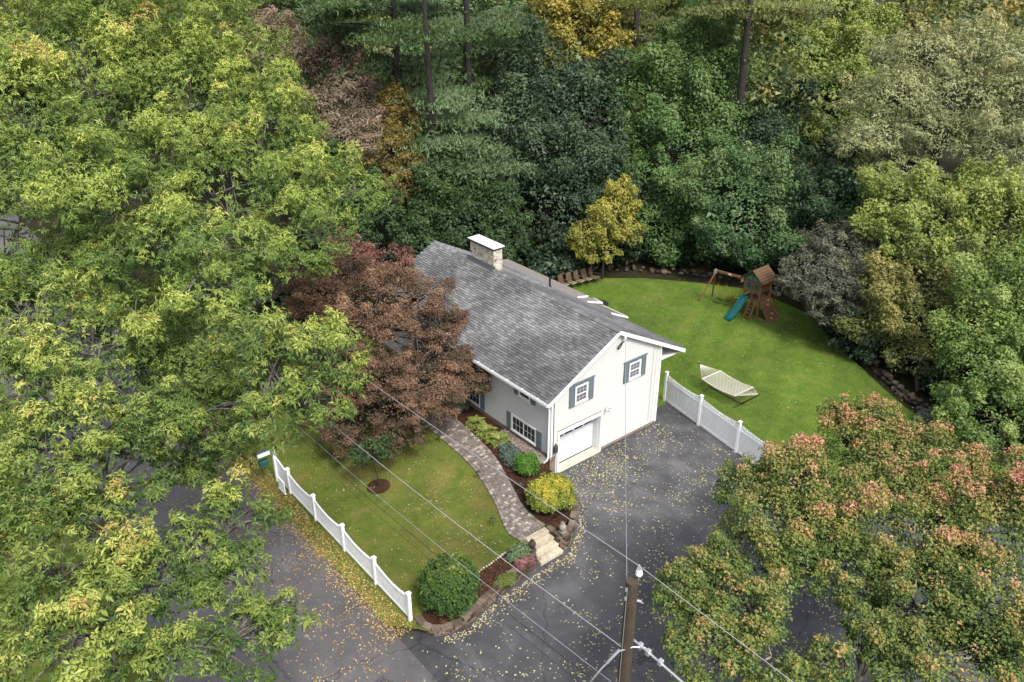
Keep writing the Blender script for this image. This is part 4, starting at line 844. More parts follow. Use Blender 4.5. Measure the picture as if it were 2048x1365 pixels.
for side in (0, 1):
    run = (RX - XF) if side == 0 else (XRr - RX)
    for c in range(int(run / cs / expo) + 1):
        u = c * expo + .07                                     # distance up the slope from the eave
        if u > run / cs - .05: break
        x = XF + u * cs if side == 0 else XRr - u * cs
        off = (c % 2) * tabw / 2 + rs.uniform(-.03, .03); y = -OV + off - tabw / 2
        while y < LEN + .1:
            y += tabw
            if y - tabw / 2 < -OV - .02 or y > LEN + .1: continue
            if 9.5 < y < 11.75 and abs(x - 4.45) < .42: continue
            slots.append((side, x, y, roof_z(x) + .002 + rs.uniform(-.003, .004)))
slots.sort(key=lambda s: (CAMP[0] - s[1]) ** 2 + (CAMP[1] - s[2]) ** 2 + (CAMP[2] - s[3]) ** 2)
fs = [s for s in slots if s[0] == 0]; single = set(fs[:300])
for s in fs[:300]: put('shingle', tabm, rf, s[1:], rot=(0, -ca, 0))
tv = np.array(tab.v); tf = np.array(tab.f)
for side, par in ((0, rf), (1, rr_)):
    S = np.array([s[1:] for s in slots if s[0] == side and s not in single]); sg = 1 if side == 0 else -1
    lv = tv.copy()
    vx = sg * (lv[:, 0] * cs - lv[:, 2] * sn); vz = lv[:, 0] * sn + lv[:, 2] * cs
    V = S[:, None] + np.stack([vx, lv[:, 1], vz], -1)[None]
    F = tf[None] + (np.arange(len(S)) * 8)[:, None, None]
    me = np_mesh('shingles', V.reshape(-1, 3), F.reshape(-1, 4), np.repeat(rs.random(len(S)), 8)); me.materials.append(M['shingle'])
    tag(link('shingles', me, par), None, None, None, 'stuff')
# ridge caps
rcm = MB(); 
for sg in (-1, 1):
    rcm.hexa([(0, -.16, .005), (sg * .17 * cs, -.16, -.17 * sn + .004), (sg * .17 * cs, .16, -.17 * sn + .012), (0, .16, .018), (0, -.16, .024), (sg * .17 * cs, -.16, -.17 * sn + .02), (sg * .17 * cs, .16, -.17 * sn + .028), (0, .16, .036)])
rcm = rcm.mesh('ridge_shingle'); rcm.materials.append(M['shingle']); rcm.materials[0] = M['shingle']
for k in range(66):
    y = -OV + .1 + k * .228
    if y > LEN: break
    if 9.45 < y < 11.8: continue
    put('ridge_shingle', rcm, rf, (RX, y, RZ + .012))
# chimney: bricks laid in courses round a core, dark band, white cap
CX0, CX1, CY0, CY1, CZ1 = 4.16, 4.76, 9.55, 11.68, 7.62
chim = MB().box(CX0 + .03, CX1 - .03, CY0 + .03, CY1 - .03, 5.9, CZ1).build('chimney', 'foundation', house)
bl, bh, bd = .205, .066, .09
bm_x = unit_box('brick', 'brick', .06)
rb = np.random.default_rng(9); zc = 6.18; c = 0; nb = 0
while zc < CZ1 - bh:
    for (ax, fixed, a0, a1) in (('y', CX0, CY0, CY1), ('x', CY0, CX0, CX1), ('y', CX1, CY0, CY1), ('x', CY1, CX0, CX1)):
        p = a0 - (bl / 2 if c % 2 else 0)
        while p < a1 - .02:
            q0, q1 = max(p, a0), min(p + bl, a1); p += bl + .011
            if q1 - q0 < .05: continue
            lowx = fixed if ax == 'y' else (q0 + q1) / 2
            if zc < roof_z(lowx) - .05: continue
            d = rb.uniform(-.006, .006)
            if ax == 'y':
                sgn = 1 if fixed == CX0 else -1; put('brick', bm_x, chim, (fixed + sgn * .045 + d, (q0 + q1) / 2, zc + bh / 2), scale=(bd, q1 - q0, bh))
            else:
                sgn = 1 if fixed == CY0 else -1; put('brick', bm_x, chim, ((q0 + q1) / 2, fixed + sgn * .045 + d, zc + bh / 2), scale=(q1 - q0, bd, bh))
            nb += 1
    zc += bh + .011; c += 1
MB().box(CX0 - .05, CX1 + .05, CY0 - .05, CY1 + .05, CZ1, CZ1 + .10).build('cap_band', 'cap_edge', chim)
MB().box(CX0 - .10, CX1 + .10, CY0 - .10, CY1 + .10, CZ1 + .10, CZ1 + .16).build('chimney_cap', 'chimney_cap', chim, bevel=.01)
zf_ = roof_z(CX0)
MB().hexa([(CX0 - .22, CY0 - .12, roof_z(CX0 - .22) + .012), (CX0 + .02, CY0 - .12, zf_ + .012), (CX0 + .02, CY1 + .12, zf_ + .012), (CX0 - .22, CY1 + .12, roof_z(CX0 - .22) + .012),
          (CX0 - .22, CY0 - .12, roof_z(CX0 - .22) + .028), (CX0 - .0, CY0 - .12, zf_ + .16), (CX0 - .0, CY1 + .12, zf_ + .16), (CX0 - .22, CY1 + .12, roof_z(CX0 - .22) + .028)]).build('flashing', 'dark_flash', chim)
MB().lathe((7.92, 9.09, roof_z(7.92)), [(.13, 0), (.12, .03), (.06, .08), (.06, .62)], 10).build('vent_pipe', 'black_metal', house)
# low rear roofs stepping out behind the ridge, each on its own wall
for (y0, y1, x0, x1, z1) in ((7.72, 15.15, 8.55, 9.72, 4.0), (6.95, 7.70, 8.6, 10.1, 3.75), (4.85, 6.93, 8.4, 10.05, 3.60)):
    z0 = roof_z(x0) - .01
    pr = MB().hexa([(x0, y0, z0 - .14), (x1, y0, z1 - .14), (x1, y1, z1 - .14), (x0, y1, z0 - .14), (x0, y0, z0), (x1, y0, z1), (x1, y1, z1), (x0, y1, z0)]).build('porch_roof', 'old_shingle', house)
    MB().hexa([(x0 + .3, y0 - .03, z0 - .14), (x1, y0 - .03, z1 - .10), (x1, y0 - .002, z1 - .10), (x0 + .3, y0 - .002, z0 - .14), (x0 + .3, y0 - .03, z0 - .02), (x1, y0 - .03, z1 + .02), (x1, y0 - .002, z1 + .02), (x0 + .3, y0 - .002, z0 - .02)]).build('rake_board', 'white_trim', pr)
    if y0 < 7: MB().box(x1 + .002, x1 + .06, y0 - .03, y1, z1 - .12, z1 - .012).build('gutter', 'white_trim', pr)
    MB().box(W_ - .02, x1 - .35, y0 + .1, y1 - .1, 0, z1 - .16).build('porch_wall', 'siding', pr)
# windows
def window(plane, a0, a1, z0, z1, panes, cols, rows, fw_=.075, header=False, dh=False):
    """plane 'x': wall faces -X, runs along Y; plane 'y': wall faces -Y, runs along X"""
    def P(a, d, zz): return (-d, a, zz) if plane == 'x' else (a, -d, zz)
    def bx(mb, b0, b1, d0, d1, c0, c1):
        p, q = P(b0, d0, c0), P(b1, d1, c1); return mb.box(min(p[0], q[0]), max(p[0], q[0]), min(p[1], q[1]), max(p[1], q[1]), c0, c1)
    f = MB(); bx(f, a0, a0 + fw_, -.03, .035, z0, z1); bx(f, a1 - fw_, a1, -.03, .035, z0, z1); bx(f, a0 + fw_, a1 - fw_, -.03, .035, z1 - fw_, z1); bx(f, a0 - .02, a1 + .02, -.03, .055, z0 - .05, z0 + .04)
    w = f.build('window', 'white_trim', house)
    i0, i1, k0, k1 = a0 + fw_, a1 - fw_, z0 + .04, z1 - fw_
    if dh:                                                   # double hung: upper sash in front
        zm = (k0 + k1) / 2
        for (zz0, zz1, d) in ((k0, zm, .010), (zm, k1, .022)):
            s = MB(); bx(s, i0, i1, d - .012, d + .006, zz0, zz0 + .035); bx(s, i0, i1, d - .012, d + .006, zz1 - .035, zz1); bx(s, i0, i0 + .03, d - .012, d + .006, zz0 + .035, zz1 - .035); bx(s, i1 - .03, i1, d - .012, d + .006, zz0 + .035, zz1 - .035)
            s.build('sash', 'white_trim', w)
            pn = MB(); bx(pn, i0 + .03, i1 - .03, d - .010, d - .004, zz0 + .035, zz1 - .035); pn.build('pane', 'window_blind', w)
            g = MB(); wd = (i1 - i0 - .06) / cols; hd = (zz1 - zz0 - .07) / rows
            for c_ in range(1, cols): bx(g, i0 + .03 + wd * c_ - .004, i0 + .03 + wd * c_ + .004, d - .003, d + .002, zz0 + .035, zz1 - .035)
            for r_ in range(1, rows): bx(g, i0 + .03, i1 - .03, d - .0035, d + .0015, zz0 + .035 + hd * r_ - .004, zz0 + .035 + hd * r_ + .004)
            g.build('muntin', 'white_trim', w)
    else:
        wp = (i1 - i0) / panes
        for k in range(panes):
            b0, b1 = i0 + wp * k, i0 + wp * (k + 1)
            s = MB(); bx(s, b0, b0 + .035, .0, .02, k0, k1); bx(s, b1 - .035, b1, .0, .02, k0, k1); bx(s, b0 + .035, b1 - .035, .0, .02, k0, k0 + .035); bx(s, b0 + .035, b1 - .035, .0, .02, k1 - .035, k1)
            s.build('sash', 'white_trim', w)
            pn = MB(); bx(pn, b0 + .035, b1 - .035, .002, .008, k0 + .035, k1 - .035); pn.build('pane', 'window_glass', w)
            g = MB(); wd = (b1 - b0 - .07) / cols; hd = (k1 - k0 - .07) / rows
            for c_ in range(1, cols): bx(g, b0 + .035 + wd * c_ - .007, b0 + .035 + wd * c_ + .007, .009, .014, k0 + .035, k1 - .035)
            for r_ in range(1, rows): bx(g, b0 + .035, b1 - .035, .0085, .0135, k0 + .035 + hd * r_ - .007, k0 + .035 + hd * r_ + .007)
            if cols * rows > 1: g.build('muntin', 'white_trim', w)
    return w
def shutter(plane, a0, a1, z0, z1):
    def bx(mb, b0, b1, d0, d1, c0, c1):
        if plane == 'x': return mb.box(-d1, -d0, b0, b1, c0, c1)
        return mb.box(b0, b1, -d1, -d0, c0, c1)
    mb = MB(); st = .05; bx(mb, a0, a0 + st, -.03, .04, z0, z1); bx(mb, a1 - st, a1, -.03, .04, z0, z1)
    zm = z0 + (z1 - z0) * .48
    for c0, c1 in ((z0, z0 + .08), (zm - .04, zm + .04), (z1 - .07, z1)): bx(mb, a0 + st, a1 - st, -.03, .04, c0, c1)
    sh = mb.build('shutter', 'shutter_blue', house)
    for c0, c1 in ((z0 + .08, zm - .04), (zm + .04, z1 - .07)):
        p = MB(); bx(p, a0 + st, a1 - st, -.03, .022, c0, c1); bx(p, a0 + st + .03, a1 - st - .03, .022, .034, c0 + .04, c1 - .04); p.build('shutter_panel', 'shutter_blue', sh)
# front wall: big double slider near the corner, small window above, second slider further along
window('x', 1.05, 2.93, 1.20, 2.12, 2, 3, 2); shutter('x', .67, 1.04, 1.18, 2.12); shutter('x', 2.94, 3.26, 1.18, 2.12)
window('x', 1.51, 2.37, 3.42, 4.16, 1, 1, 1); shutter('x', 1.17, 1.50, 3.38, 4.16); shutter('x', 2.38, 2.70, 3.38, 4.16)
window('x', 5.45, 7.33, 1.25, 2.14, 2, 3, 2); shutter('x', 5.10, 5.44, 1.22, 2.14); shutter('x', 7.34, 7.68, 1.22, 2.14)
window('x', 9.6, 11.2, 2.0, 3.4, 2, 3, 3); shutter('x', 9.24, 9.59, 1.98, 3.4); shutter('x', 11.21, 11.56, 1.98, 3.4)
# gable: two double-hung windows with shutters and a header board with keystone
for (a0, a1, z1, zs) in ((1.43, 2.27, 4.42, 3.37), (5.06, 5.90, 4.38, 3.37)):
    window('y', a0, a1, 3.46, z1, 1, 3, 2, dh=True)
    shutter('y', a0 - .35, a0 - .005, zs, z1 + .02); shutter('y', a1 + .005, a1 + .35, zs, z1 + .02)
    hd = MB().box(a0 - .35, a1 + .35, -.045, .0, z1 + .022, z1 + .15).build('window_header', 'shutter_blue', house)
    MB().box(a0 - .40, a1 + .40, -.085, .0, z1 + .152, z1 + .19).build('cornice', 'shutter_blue', hd)
    cx = (a0 + a1) / 2; MB().prism([(cx - .035, -.062, z1 + .02), (cx + .035, -.062, z1 + .02), (cx + .055, -.062, z1 + .15), (cx - .055, -.062, z1 + .15)], (0, .016, 0)).build('keystone', 'shutter_blue', hd)
# garage door, recessed; four rows of raised panels and a row of four lights
MB().box(.40, .52, -.035, .16, .0, 2.13).box(3.24, 3.36, -.035, .16, .0, 2.13).box(.40, 3.36, -.036, .16, 2.131, 2.27).build('garage_trim', 'white_trim', house)
MB().box(.52, .535, .16, .50, .0, 2.13).box(3.225, 3.24, .16, .50, .0, 2.13).box(.535, 3.225, .16, .50, 2.10, 2.13).build('garage_jamb', 'garage_white', house)
gd = MB().box(.535, 3.225, .50, .54, .06, 2.10).build('garage_door', 'garage_white', house)
rowh = .49
for r_ in range(4):
    z0 = .06 + rowh * r_
    zt = 2.10 if r_ == 3 else z0 + rowh
    sec = MB().box(.537, 3.223, .475, .499, z0 + .006, zt - .006).build('door_section', 'garage_white', gd)
    for k in range(4):
        a = .60 + k * .655
        if r_ < 3: MB().box(a, a + .58, .462, .474, z0 + .08, z0 + rowh - .08).build('door_panel', 'garage_white', gd)
        else:
            MB().box(a, a + .58, .460, .474, z0 + .02, z0 + .42).build('light_frame', 'garage_white', gd); MB().box(a + .03, a + .55, .455, .459, z0 + .05, z0 + .39).build('pane', 'window_glass', gd)
MB().box(.538, 3.222, .45, .53, .022, .058).build('bottom_seal', 'rubber_black', gd)
tag(MB().box(.50, 3.26, -.10, .54, -.02, .022).build('concrete_apron', 'concrete'), 'pale concrete threshold under the garage door', None, None, 'structure')
# meter / hose box by the corner with its cable, flood light, service bracket
mt = MB().box(.12, .36, -.13, -.02, 1.28, 1.66).build('electric_meter', 'dark_flash', house, bevel=.02)
MB().lathe((.24, -.075, 1.66), [(.03, 0), (.03, .12)], 8).build('meter_pipe', 'black_metal', mt)
MB().tube([(.24, -.08, 1.28), (.22, -.09, 1.05), (.10, -.08, .92), (-.05, -.05, .86), (-.16, .0, .84)], .014, 6).build('meter_cable', 'rubber_black', mt)
fl = MB().box(3.58, 3.70, -.06, -.02, 2.36, 2.48).build('flood_light', 'white_trim', house)
for sx in (-.13, .13): MB().tube([(3.64 + sx * .3, -.06, 2.43), (3.64 + sx, -.14, 2.45), (3.64 + sx * 1.3, -.24, 2.40)], [.02, .05, .07], 8).build('lamp_head', 'white_trim', fl)
sb = MB().box(4.36, 4.48, -.22, -.18, 5.98, 6.22).build('service_mast', 'white_trim', house)
MB().tube([(4.36, -.2, 5.92), (4.22, -.12, 5.80), (4.10, -.06, 5.62), (4.16, -.05, 5.5)], .03, 6).tube([(4.30, -.14, 5.84), (4.24, -.1, 5.60), (4.2, -.05, 5.52)], .025, 6).build('service_loop', 'rubber_black', sb)
MB().tube([(6.80, -.02, 4.95), (6.80, -.02, .3)], .006, 6).tube([(7.05, -.02, 4.95), (7.02, -.02, .3)], .004, 6).build('wall_cable', 'dark_flash', house)

# ------------------------------------------------------------------ walkway pavers and steps
def chain(pts):
    pts = [Vector((p[0], p[1], 0)) for p in pts]; d = [0]
    for a, b_ in zip(pts[:-1], pts[1:]): d.append(d[-1] + (b_ - a).length)
    def at(s):
        s = max(0, min(s, d[-1] - 1e-6)); i = max(k for k in range(len(d) - 1) if d[k] <= s)
        t = (s - d[i]) / (d[i + 1] - d[i]); return pts[i].lerp(pts[i + 1], t)
    return at, d[-1]
def smooth_pts(P, it=2):
    for _ in range(it):
        Q = [P[0]]
        for a, b_ in zip(P[:-1], P[1:]):
            Q += [tuple(a[k] * .75 + b_[k] * .25 for k in range(2)), tuple(a[k] * .25 + b_[k] * .75 for k in range(2))]
        P = Q + [P[-1]]
    return P
WL = smooth_pts([(-4.55, -3.22), (-4.72, -2.6), (-4.45, -1.95), (-3.65, -.16), (-2.98, 2.4), (-2.85, 5.0), (-2.75, 7.0), (-2.6, 10), (-2.4, 13.5)])
WR = smooth_pts([(-3.15, -3.22), (-3.2, -2.6), (-3.1, -1.6), (-2.38, .2), (-1.68, 2.2), (-1.42, 4.2), (-1.15, 7.0), (-1.0, 10), (-.8, 13.5)])
la, ll = chain(WL); ra, lr = chain(WR)
walk = thing('walkway', 'curved paved front walkway with grey borders from the steps to the door', 'walkway', (-3.5, -3.2, .6))
pm = unit_box('paver', 'paver', .05); cells = []; rp = np.random.default_rng(3)
rows = int(ll / .145)
for i in range(rows):
    t = (i + .5) / rows; a, b_ = la(t * ll), ra(t * lr); w = (b_ - a).length; n_ = 8
    ang = math.atan2((b_ - a).y, (b_ - a).x)
    edges = [0, .13] + list(np.linspace(.13, 1 - .13, n_ - 1))[1:] + [1]
    sh = (i % 2) * .04
    for k in range(len(edges) - 1):
        e0, e1 = edges[k] + (sh if 1 < k < len(edges) - 1 else 0), edges[k + 1] + (sh if 0 < k < len(edges) - 2 else 0)
        c = a.lerp(b_, (e0 + e1) / 2); cells.append((c.x, c.y, float(lawn_z(c.x, c.y)) + .03 + rp.uniform(-.004, .005), ang + rp.uniform(-.02, .02), (e1 - e0) * w - .012, ll / rows - .012))
cells.sort(key=lambda c: (c[0] - CAMP[0]) ** 2 + (c[1] - CAMP[1]) ** 2)
base = MB()
for i in range(rows):
    a, b_, c, d = la(i / rows * ll), ra(i / rows * lr), ra((i + 1) / rows * lr), la((i + 1) / rows * ll)
    base.add([(p.x, p.y, float(lawn_z(p.x, p.y)) + .028) for p in (a, b_, c, d)], [[0, 1, 2, 3]])
base.build('joint_sand', 'mulch', walk)
for c in cells[:300]: put('paver', pm, walk, (c[0], c[1], c[2]), rot=(0, 0, c[3]), scale=(c[4], c[5], .06))
rest = MB()
for c in cells[300:]:
    ca_, sa_ = math.cos(c[3]), math.sin(c[3]); q = []
    for dz in (-.03, .03):
        for sx, sy in ((-.5, -.5), (.5, -.5), (.5, .5), (-.5, .5)):
            q.append((c[0] + sx * c[4] * ca_ - sy * c[5] * sa_, c[1] + sx * c[4] * sa_ + sy * c[5] * ca_, c[2] + dz))
    rest.hexa(q, float(rp.random()))
rest.build('pavers', 'paver', walk, kind='stuff')
steps = thing('garden_steps', 'four cream stone steps rising from the driveway to the walkway', 'steps', (-3.8, -3.8, 0))
for k in range(4):
    y1 = -3.20 - .30 * k; z1 = .665 - .162 * k
    st = MB().box(-4.42, -3.18, y1 - .33, y1, z1 - .06, z1).build('tread', 'step_stone', steps, bevel=.012)
    MB().box(-4.41, -3.19, y1 - .30, y1 - .005, z1 - .165 if k < 3 else -.02, z1 - .062).build('riser', 'step_stone', steps)
# retaining walls of split blocks, laid course by course with caps
blk = unit_box('wall_block', 'wall_block', .06); cap = unit_box('cap_stone', 'cap_block', .05)
def block_wall(label, pts, hfun, seed, loc):
    r2 = np.random.default_rng(seed); root = thing('retaining_wall', label, 'garden wall', loc); at, L = chain(smooth_pts(pts, 2)); bw = .30
    for c in range(6):
        zb = -.02 + c * .135
        s = .0 if c % 2 == 0 else bw * .5
        while s < L - .05:
            p, q = at(s), at(min(s + bw, L)); m_ = (p + q) / 2; top = hfun(m_.x, m_.y)
            if zb + .135 < top - .05:
                ang = math.atan2((q - p).y, (q - p).x)
                put('wall_block', blk, root, (m_.x + r2.uniform(-.012, .012), m_.y + r2.uniform(-.012, .012), zb + .0675), rot=(0, 0, ang + r2.uniform(-.06, .06)), scale=((q - p).length - .008, .24 + r2.uniform(-.02, .03), .13))
            s += bw
    s = 0
    while s < L - .12:
        w = r2.uniform(.34, .52); p, q = at(s), at(min(s + w, L)); m_ = (p + q) / 2; ang = math.atan2((q - p).y, (q - p).x)
        top = hfun(m_.x, m_.y); n_ = max(0, int((top - .05 + .02) / .135 + .01)); zt = -.02 + n_ * .135
        put('cap_stone', cap, root, (m_.x, m_.y, zt + .045), rot=(r2.uniform(-.02, .02), r2.uniform(-.02, .02), ang + r2.uniform(-.05, .05)), scale=((q - p).length - .012, .28 + r2.uniform(-.03, .03), .085))
        s += w
    return root
block_wall('brown block retaining wall left of the steps, curling round the big bush', [(-10.05, -3.75), (-10.15, -4.2), (-9.85, -4.75), (-8.9, -5.02), (-7.0, -4.52), (-5.8, -4.36), (-4.56, -4.26), (-4.52, -3.75), (-4.50, -3.3)],
           lambda x, y: float(lawn_z(x, y)) + .10 + (.12 if x > -4.9 else 0), 61, (-7, -4.5, 0))
block_wall('brown block retaining wall right of the steps, curving under the golden bush', [(-3.05, -3.3), (-3.05, -3.8), (-3.06, -4.28), (-2.75, -4.15), (-2.0, -3.72), (-1.35, -3.12), (-.75, -2.3), (-.5, -1.4), (-.42, -.6), (-.12, -.02)],
           lambda x, y: float(lawn_z(x, y)) * (.92 if y < -2 else .75) + .12 - max(0, (y + 1.5) * .16), 62, (-1.5, -3, 0))
es = thing('stone_edging', 'row of small pale stones edging the bed beside the lawn', 'edging', (-5.8, -3.4, .5))
stm = []
for k in range(6):
    bm = bmesh.new(); bmesh.ops.create_icosphere(bm, subdivisions=1, radius=.5); r2 = np.random.default_rng(70 + k)
    for v in bm.verts: v.co *= r2.uniform(.78, 1.15); v.co.z *= .8
    me = bpy.data.meshes.new('stone'); bm.to_mesh(me); bm.free(); stm.append(me)
em = [m_.copy() for m_ in stm]
for m_ in em: m_.materials.append(M['edge_stone'])
for m_ in stm: m_.materials.append(M['field_stone'])
for k in range(17):
    t = k / 16; x = -6.9 + 2.05 * t; y = -3.46 + .14 * t + random.uniform(-.02, .02)
    put('stone', em[k % 6], es, (x, y, float(lawn_z(x, y)) + .05), rot=(0, 0, random.random() * 6), scale=(.13, .10, .10))
# dry stone wall round the back yard
sw = thing('stone_wall', 'low tumbled dry stone wall along the far edge of the back lawn', 'stone wall', (22, 0, 0))
at, L = chain(smooth_pts([(19.0, 17.4), (19.8, 16.8), (22.3, 14.6), (24.7, 11.4), (27.0, 7.6), (26.6, 3), (23.6, -1.6), (21.9, -3.9), (20.7, -5.9), (19.75, -7.6), (19.1, -9.8), (18.6, -11.4)], 1))
r2 = np.random.default_rng(77); s = 0; k = 0; spots = []
while s < L:
    near = at(s).y < 0
    for lay in range(3 if near else 2):
        p = at(s); sz = r2.uniform(.28, .62) * (1.0 if lay == 0 else .8)
        o_ = (0, .42, .1)[lay] + r2.uniform(-.15, .15)
        spots.append((p.x + o_ * .8 + r2.uniform(-.1, .1), p.y + o_ * .6 + r2.uniform(-.1, .1), (.1, .14, .38)[lay] + r2.uniform(-.04, .06), sz))
    s += r2.uniform(.30, .50) if near else r2.uniform(.45, .7)
for (x, y, z, sz) in spots[:300]:
    put('stone', stm[k % 6], sw, (x, y, z), rot=(r2.uniform(-.3, .3), r2.uniform(-.3, .3), r2.uniform(0, 6)), scale=(sz * r2.uniform(.9, 1.3), sz, sz * r2.uniform(.6, .8))); k += 1
print('wall stones', len(spots), 'bricks', nb, 'shingles', len(slots), 'pavers', len(cells))

# ------------------------------------------------------------------ white picket fence along the road
FX = -10.34
pf = thing('picket_fence', 'white vinyl picket fence with scalloped tops along the road', 'fence', (FX, -3.66, .2))
posts = [-3.66, -1.18, 1.33, 3.87, 6.35]
pkm = unit_box('picket', 'white_vinyl'); rlm = unit_box('rail', 'white_vinyl', .05)
def post(parent, x, y, z0, h, w=.127):
    p = MB().box(x - w / 2, x + w / 2, y - w / 2, y + w / 2, z0, z0 + h).build('fence_post', 'white_vinyl', parent)
    c = w * .68
    MB().add([(x - c, y - c, z0 + h), (x + c, y - c, z0 + h), (x + c, y + c, z0 + h), (x - c, y + c, z0 + h), (x - c, y - c, z0 + h + .03), (x + c, y - c, z0 + h + .03), (x + c, y + c, z0 + h + .03), (x - c, y + c, z0 + h + .03), (x, y, z0 + h + .10)],
             [[3, 2, 1, 0], [0, 1, 5, 4], [1, 2, 6, 5], [2, 3, 7, 6], [3, 0, 4, 7], [4, 5, 8], [5, 6, 8], [6, 7, 8], [7, 4, 8]]).build('post_cap', 'white_vinyl', p)
    return p
fz = float(lawn_z(FX, 0)) - .01
for y in posts: post(pf, FX, y, fz, 1.36)
for a, b_ in zip(posts[:-1], posts[1:]):
    y0, y1 = a + .063, b_ - .063
    for k in range(10):
        pass
    n_ = 22
    for zz, hh in ((.14, .11), (None, .09)):
        segs = 1 if zz else 8
        for q in range(segs):
            ya, yb = y0 + (y1 - y0) * q / segs, y0 + (y1 - y0) * (q + 1) / segs
            if zz: put('rail', rlm, pf, (FX, (ya + yb) / 2, fz + zz), scale=(.05, yb - ya, hh))
            else:
                dz = lambda yy: 1.20 - .15 * math.sin(math.pi * (yy - y0) / (y1 - y0)) - .10
                MB().bar((FX, ya, fz + dz(ya)), (FX, yb + .004, fz + dz(yb)), .05, hh).build('rail', 'white_vinyl', pf)
    for k in range(n_):
        y = y0 + (y1 - y0) * (k + .5) / n_; top = 1.20 - .15 * math.sin(math.pi * (y - y0) / (y1 - y0)); h = top - .10
        put('picket', pkm, pf, (FX, y, fz + .10 + h / 2), scale=(.024, .072, h))
gt = MB()
for k in range(4): gt.box(FX - .30, FX - .26, 6.30 + k * .16, 6.42 + k * .16, fz + .12, fz + .72)
gt.box(FX - .31, FX - .25, 6.28, 6.96, fz + .08, fz + .14).box(FX - .31, FX - .25, 6.28, 6.96, fz + .70, fz + .76).build('gate_panel', 'white_vinyl', pf)
y0, y1 = 6.42, 7.5
for k in range(10):
    y = y0 + (y1 - y0) * (k + .5) / 10; h = .95 + .3 * (k / 9) ** 2
    put('picket', pkm, pf, (FX, y, fz + .12 + h / 2), scale=(.024, .08, h))
put('rail', rlm, pf, (FX, 6.95, fz + .16), scale=(.05, 1.1, .1)); MB().bar((FX, 6.4, fz + 1.02), (FX, 7.52, fz + 1.32), .05, .09).build('rail', 'white_vinyl', pf)
mbx = thing('mailbox', 'dark blue mailbox on a white post at the gate end of the picket fence', 'mailbox', (FX - .04, 7.62, fz))
MB().box(FX - .11, FX + .03, 7.55, 7.69, fz, fz + 1.62).build('mailbox_post', 'white_vinyl', mbx)
MB().box(FX - .82, FX + .03, 7.56, 7.68, fz + 1.62, fz + 1.74).build('mailbox_arm', 'white_vinyl', mbx)
bx_ = MB().prism([(FX - .80, 7.76, fz + 1.50)] + [(FX - .80, 7.87 - .11 * math.cos(a), fz + 1.62 + .11 * math.sin(a)) for a in np.linspace(0, math.pi, 7)] + [(FX - .80, 7.98, fz + 1.50)], (.55, 0, 0)).build('mailbox_body', 'mail_blue', mbx)
MB().box(FX - .72, FX - .28, 7.70, 7.95, fz + .95, fz + 1.25).build('newspaper_box', 'mail_green', mbx, bevel=.02)

# white privacy fence beside the driveway
qf = thing('privacy_fence', 'tall white privacy fence with picket top between driveway and back lawn', 'fence', (9.1, -1.5, 0))
A = Vector((9.45, 1.15, .0)); B = Vector((8.0, -7.2, .0)); d_ = (B - A); nsec = 3; Lf = d_.length; u_ = d_.normalized(); nrm = Vector((u_.y, -u_.x, 0))
rot = math.atan2(u_.y, u_.x)
for k in range(nsec + 1):
    p = A + u_ * (Lf * k / nsec); post(qf, p.x, p.y, 0, 1.80, .13)
def rail_(s0, s1, z, h, w): put('rail', rlm, qf, A + u_ * ((s0 + s1) / 2) + Vector((0, 0, z)), rot=(0, 0, rot), scale=(s1 - s0, w, h))
for k in range(nsec):
    s0, s1 = Lf * k / nsec + .066, Lf * (k + 1) / nsec - .066
    rail_(s0, s1, .13, .15, .05); rail_(s0, s1, 1.33, .13, .05)
    n_ = 17
    for q in range(n_):
        w = (s1 - s0) / n_; s = s0 + (q + .5) * w; p = A + u_ * s
        put('board', pkm, qf, (p.x, p.y, .735), rot=(0, 0, rot), scale=(w - .008, .025, 1.06))
    n_ = 26
    for q in range(n_):
        s = s0 + (s1 - s0) * (q + .5) / n_; p = A + u_ * s; h = .30 - .10 * math.sin(math.pi * (q + .5) / n_)
        put('picket', pkm, qf, (p.x, p.y, 1.395 + h / 2), rot=(0, 0, rot), scale=(.045, .022, h))
    MB().bar(A + u_ * s0 + Vector((0, 0, 1.50)), A + u_ * s1 + Vector((0, 0, 1.50)), .03, .04).build('rail', 'white_vinyl', qf)

# ------------------------------------------------------------------ utility pole and wires
PX, PY, PT = -11.83, -15.51, 11.77
up = thing('utility_pole', 'weathered brown wooden utility pole with a white insulator on top', 'utility pole', (PX, PY, 0))
MB().tube([(PX, PY, -.3), (PX, PY, 4), (PX, PY, 8), (PX, PY, PT)], [.19, .17, .15, .128], 20).build('pole', 'pole_wood', up, smooth=False)
ins = (-11.70, -15.56)
MB().tube([(PX + .06, PY - .06, PT - .35), (ins[0], ins[1], PT - .15), (ins[0], ins[1], PT + .16)], .014, 6).build('insulator_pin', 'aluminium', up)
MB().lathe((ins[0], ins[1], PT + .12), [(.03, 0), (.075, .01), (.08, .05), (.05, .07), (.07, .09), (.07, .12), (.035, .14), (.045, .17), (.045, .20), (.02, .22)], 14).build('insulator', 'porcelain', up, smooth=True)
MB().tube([(ins[0] - .03, ins[1] - .05, PT + .33), (ins[0] + .03, ins[1] + .05, PT + .33)], .03, 8).build('wire_tie', 'aluminium', up)
for zz in (PT - .17, PT - .42):
    MB().tube([(PX - .17, PY + .02, zz), (PX - .09, PY + .01, zz)], .02, 6).tube([(PX - .15, PY + .02, zz - .04), (PX - .15, PY + .02, zz + .04)], .025, 6).build('bolt', 'aluminium', up)
MB().tube([(PX + .08, PY - .05, PT - .55), (PX + .20, PY - .1, PT - .62), (PX + .26, PY - .12, PT - .7)], [.02, .03, .02], 6).build('bolt', 'aluminium', up)
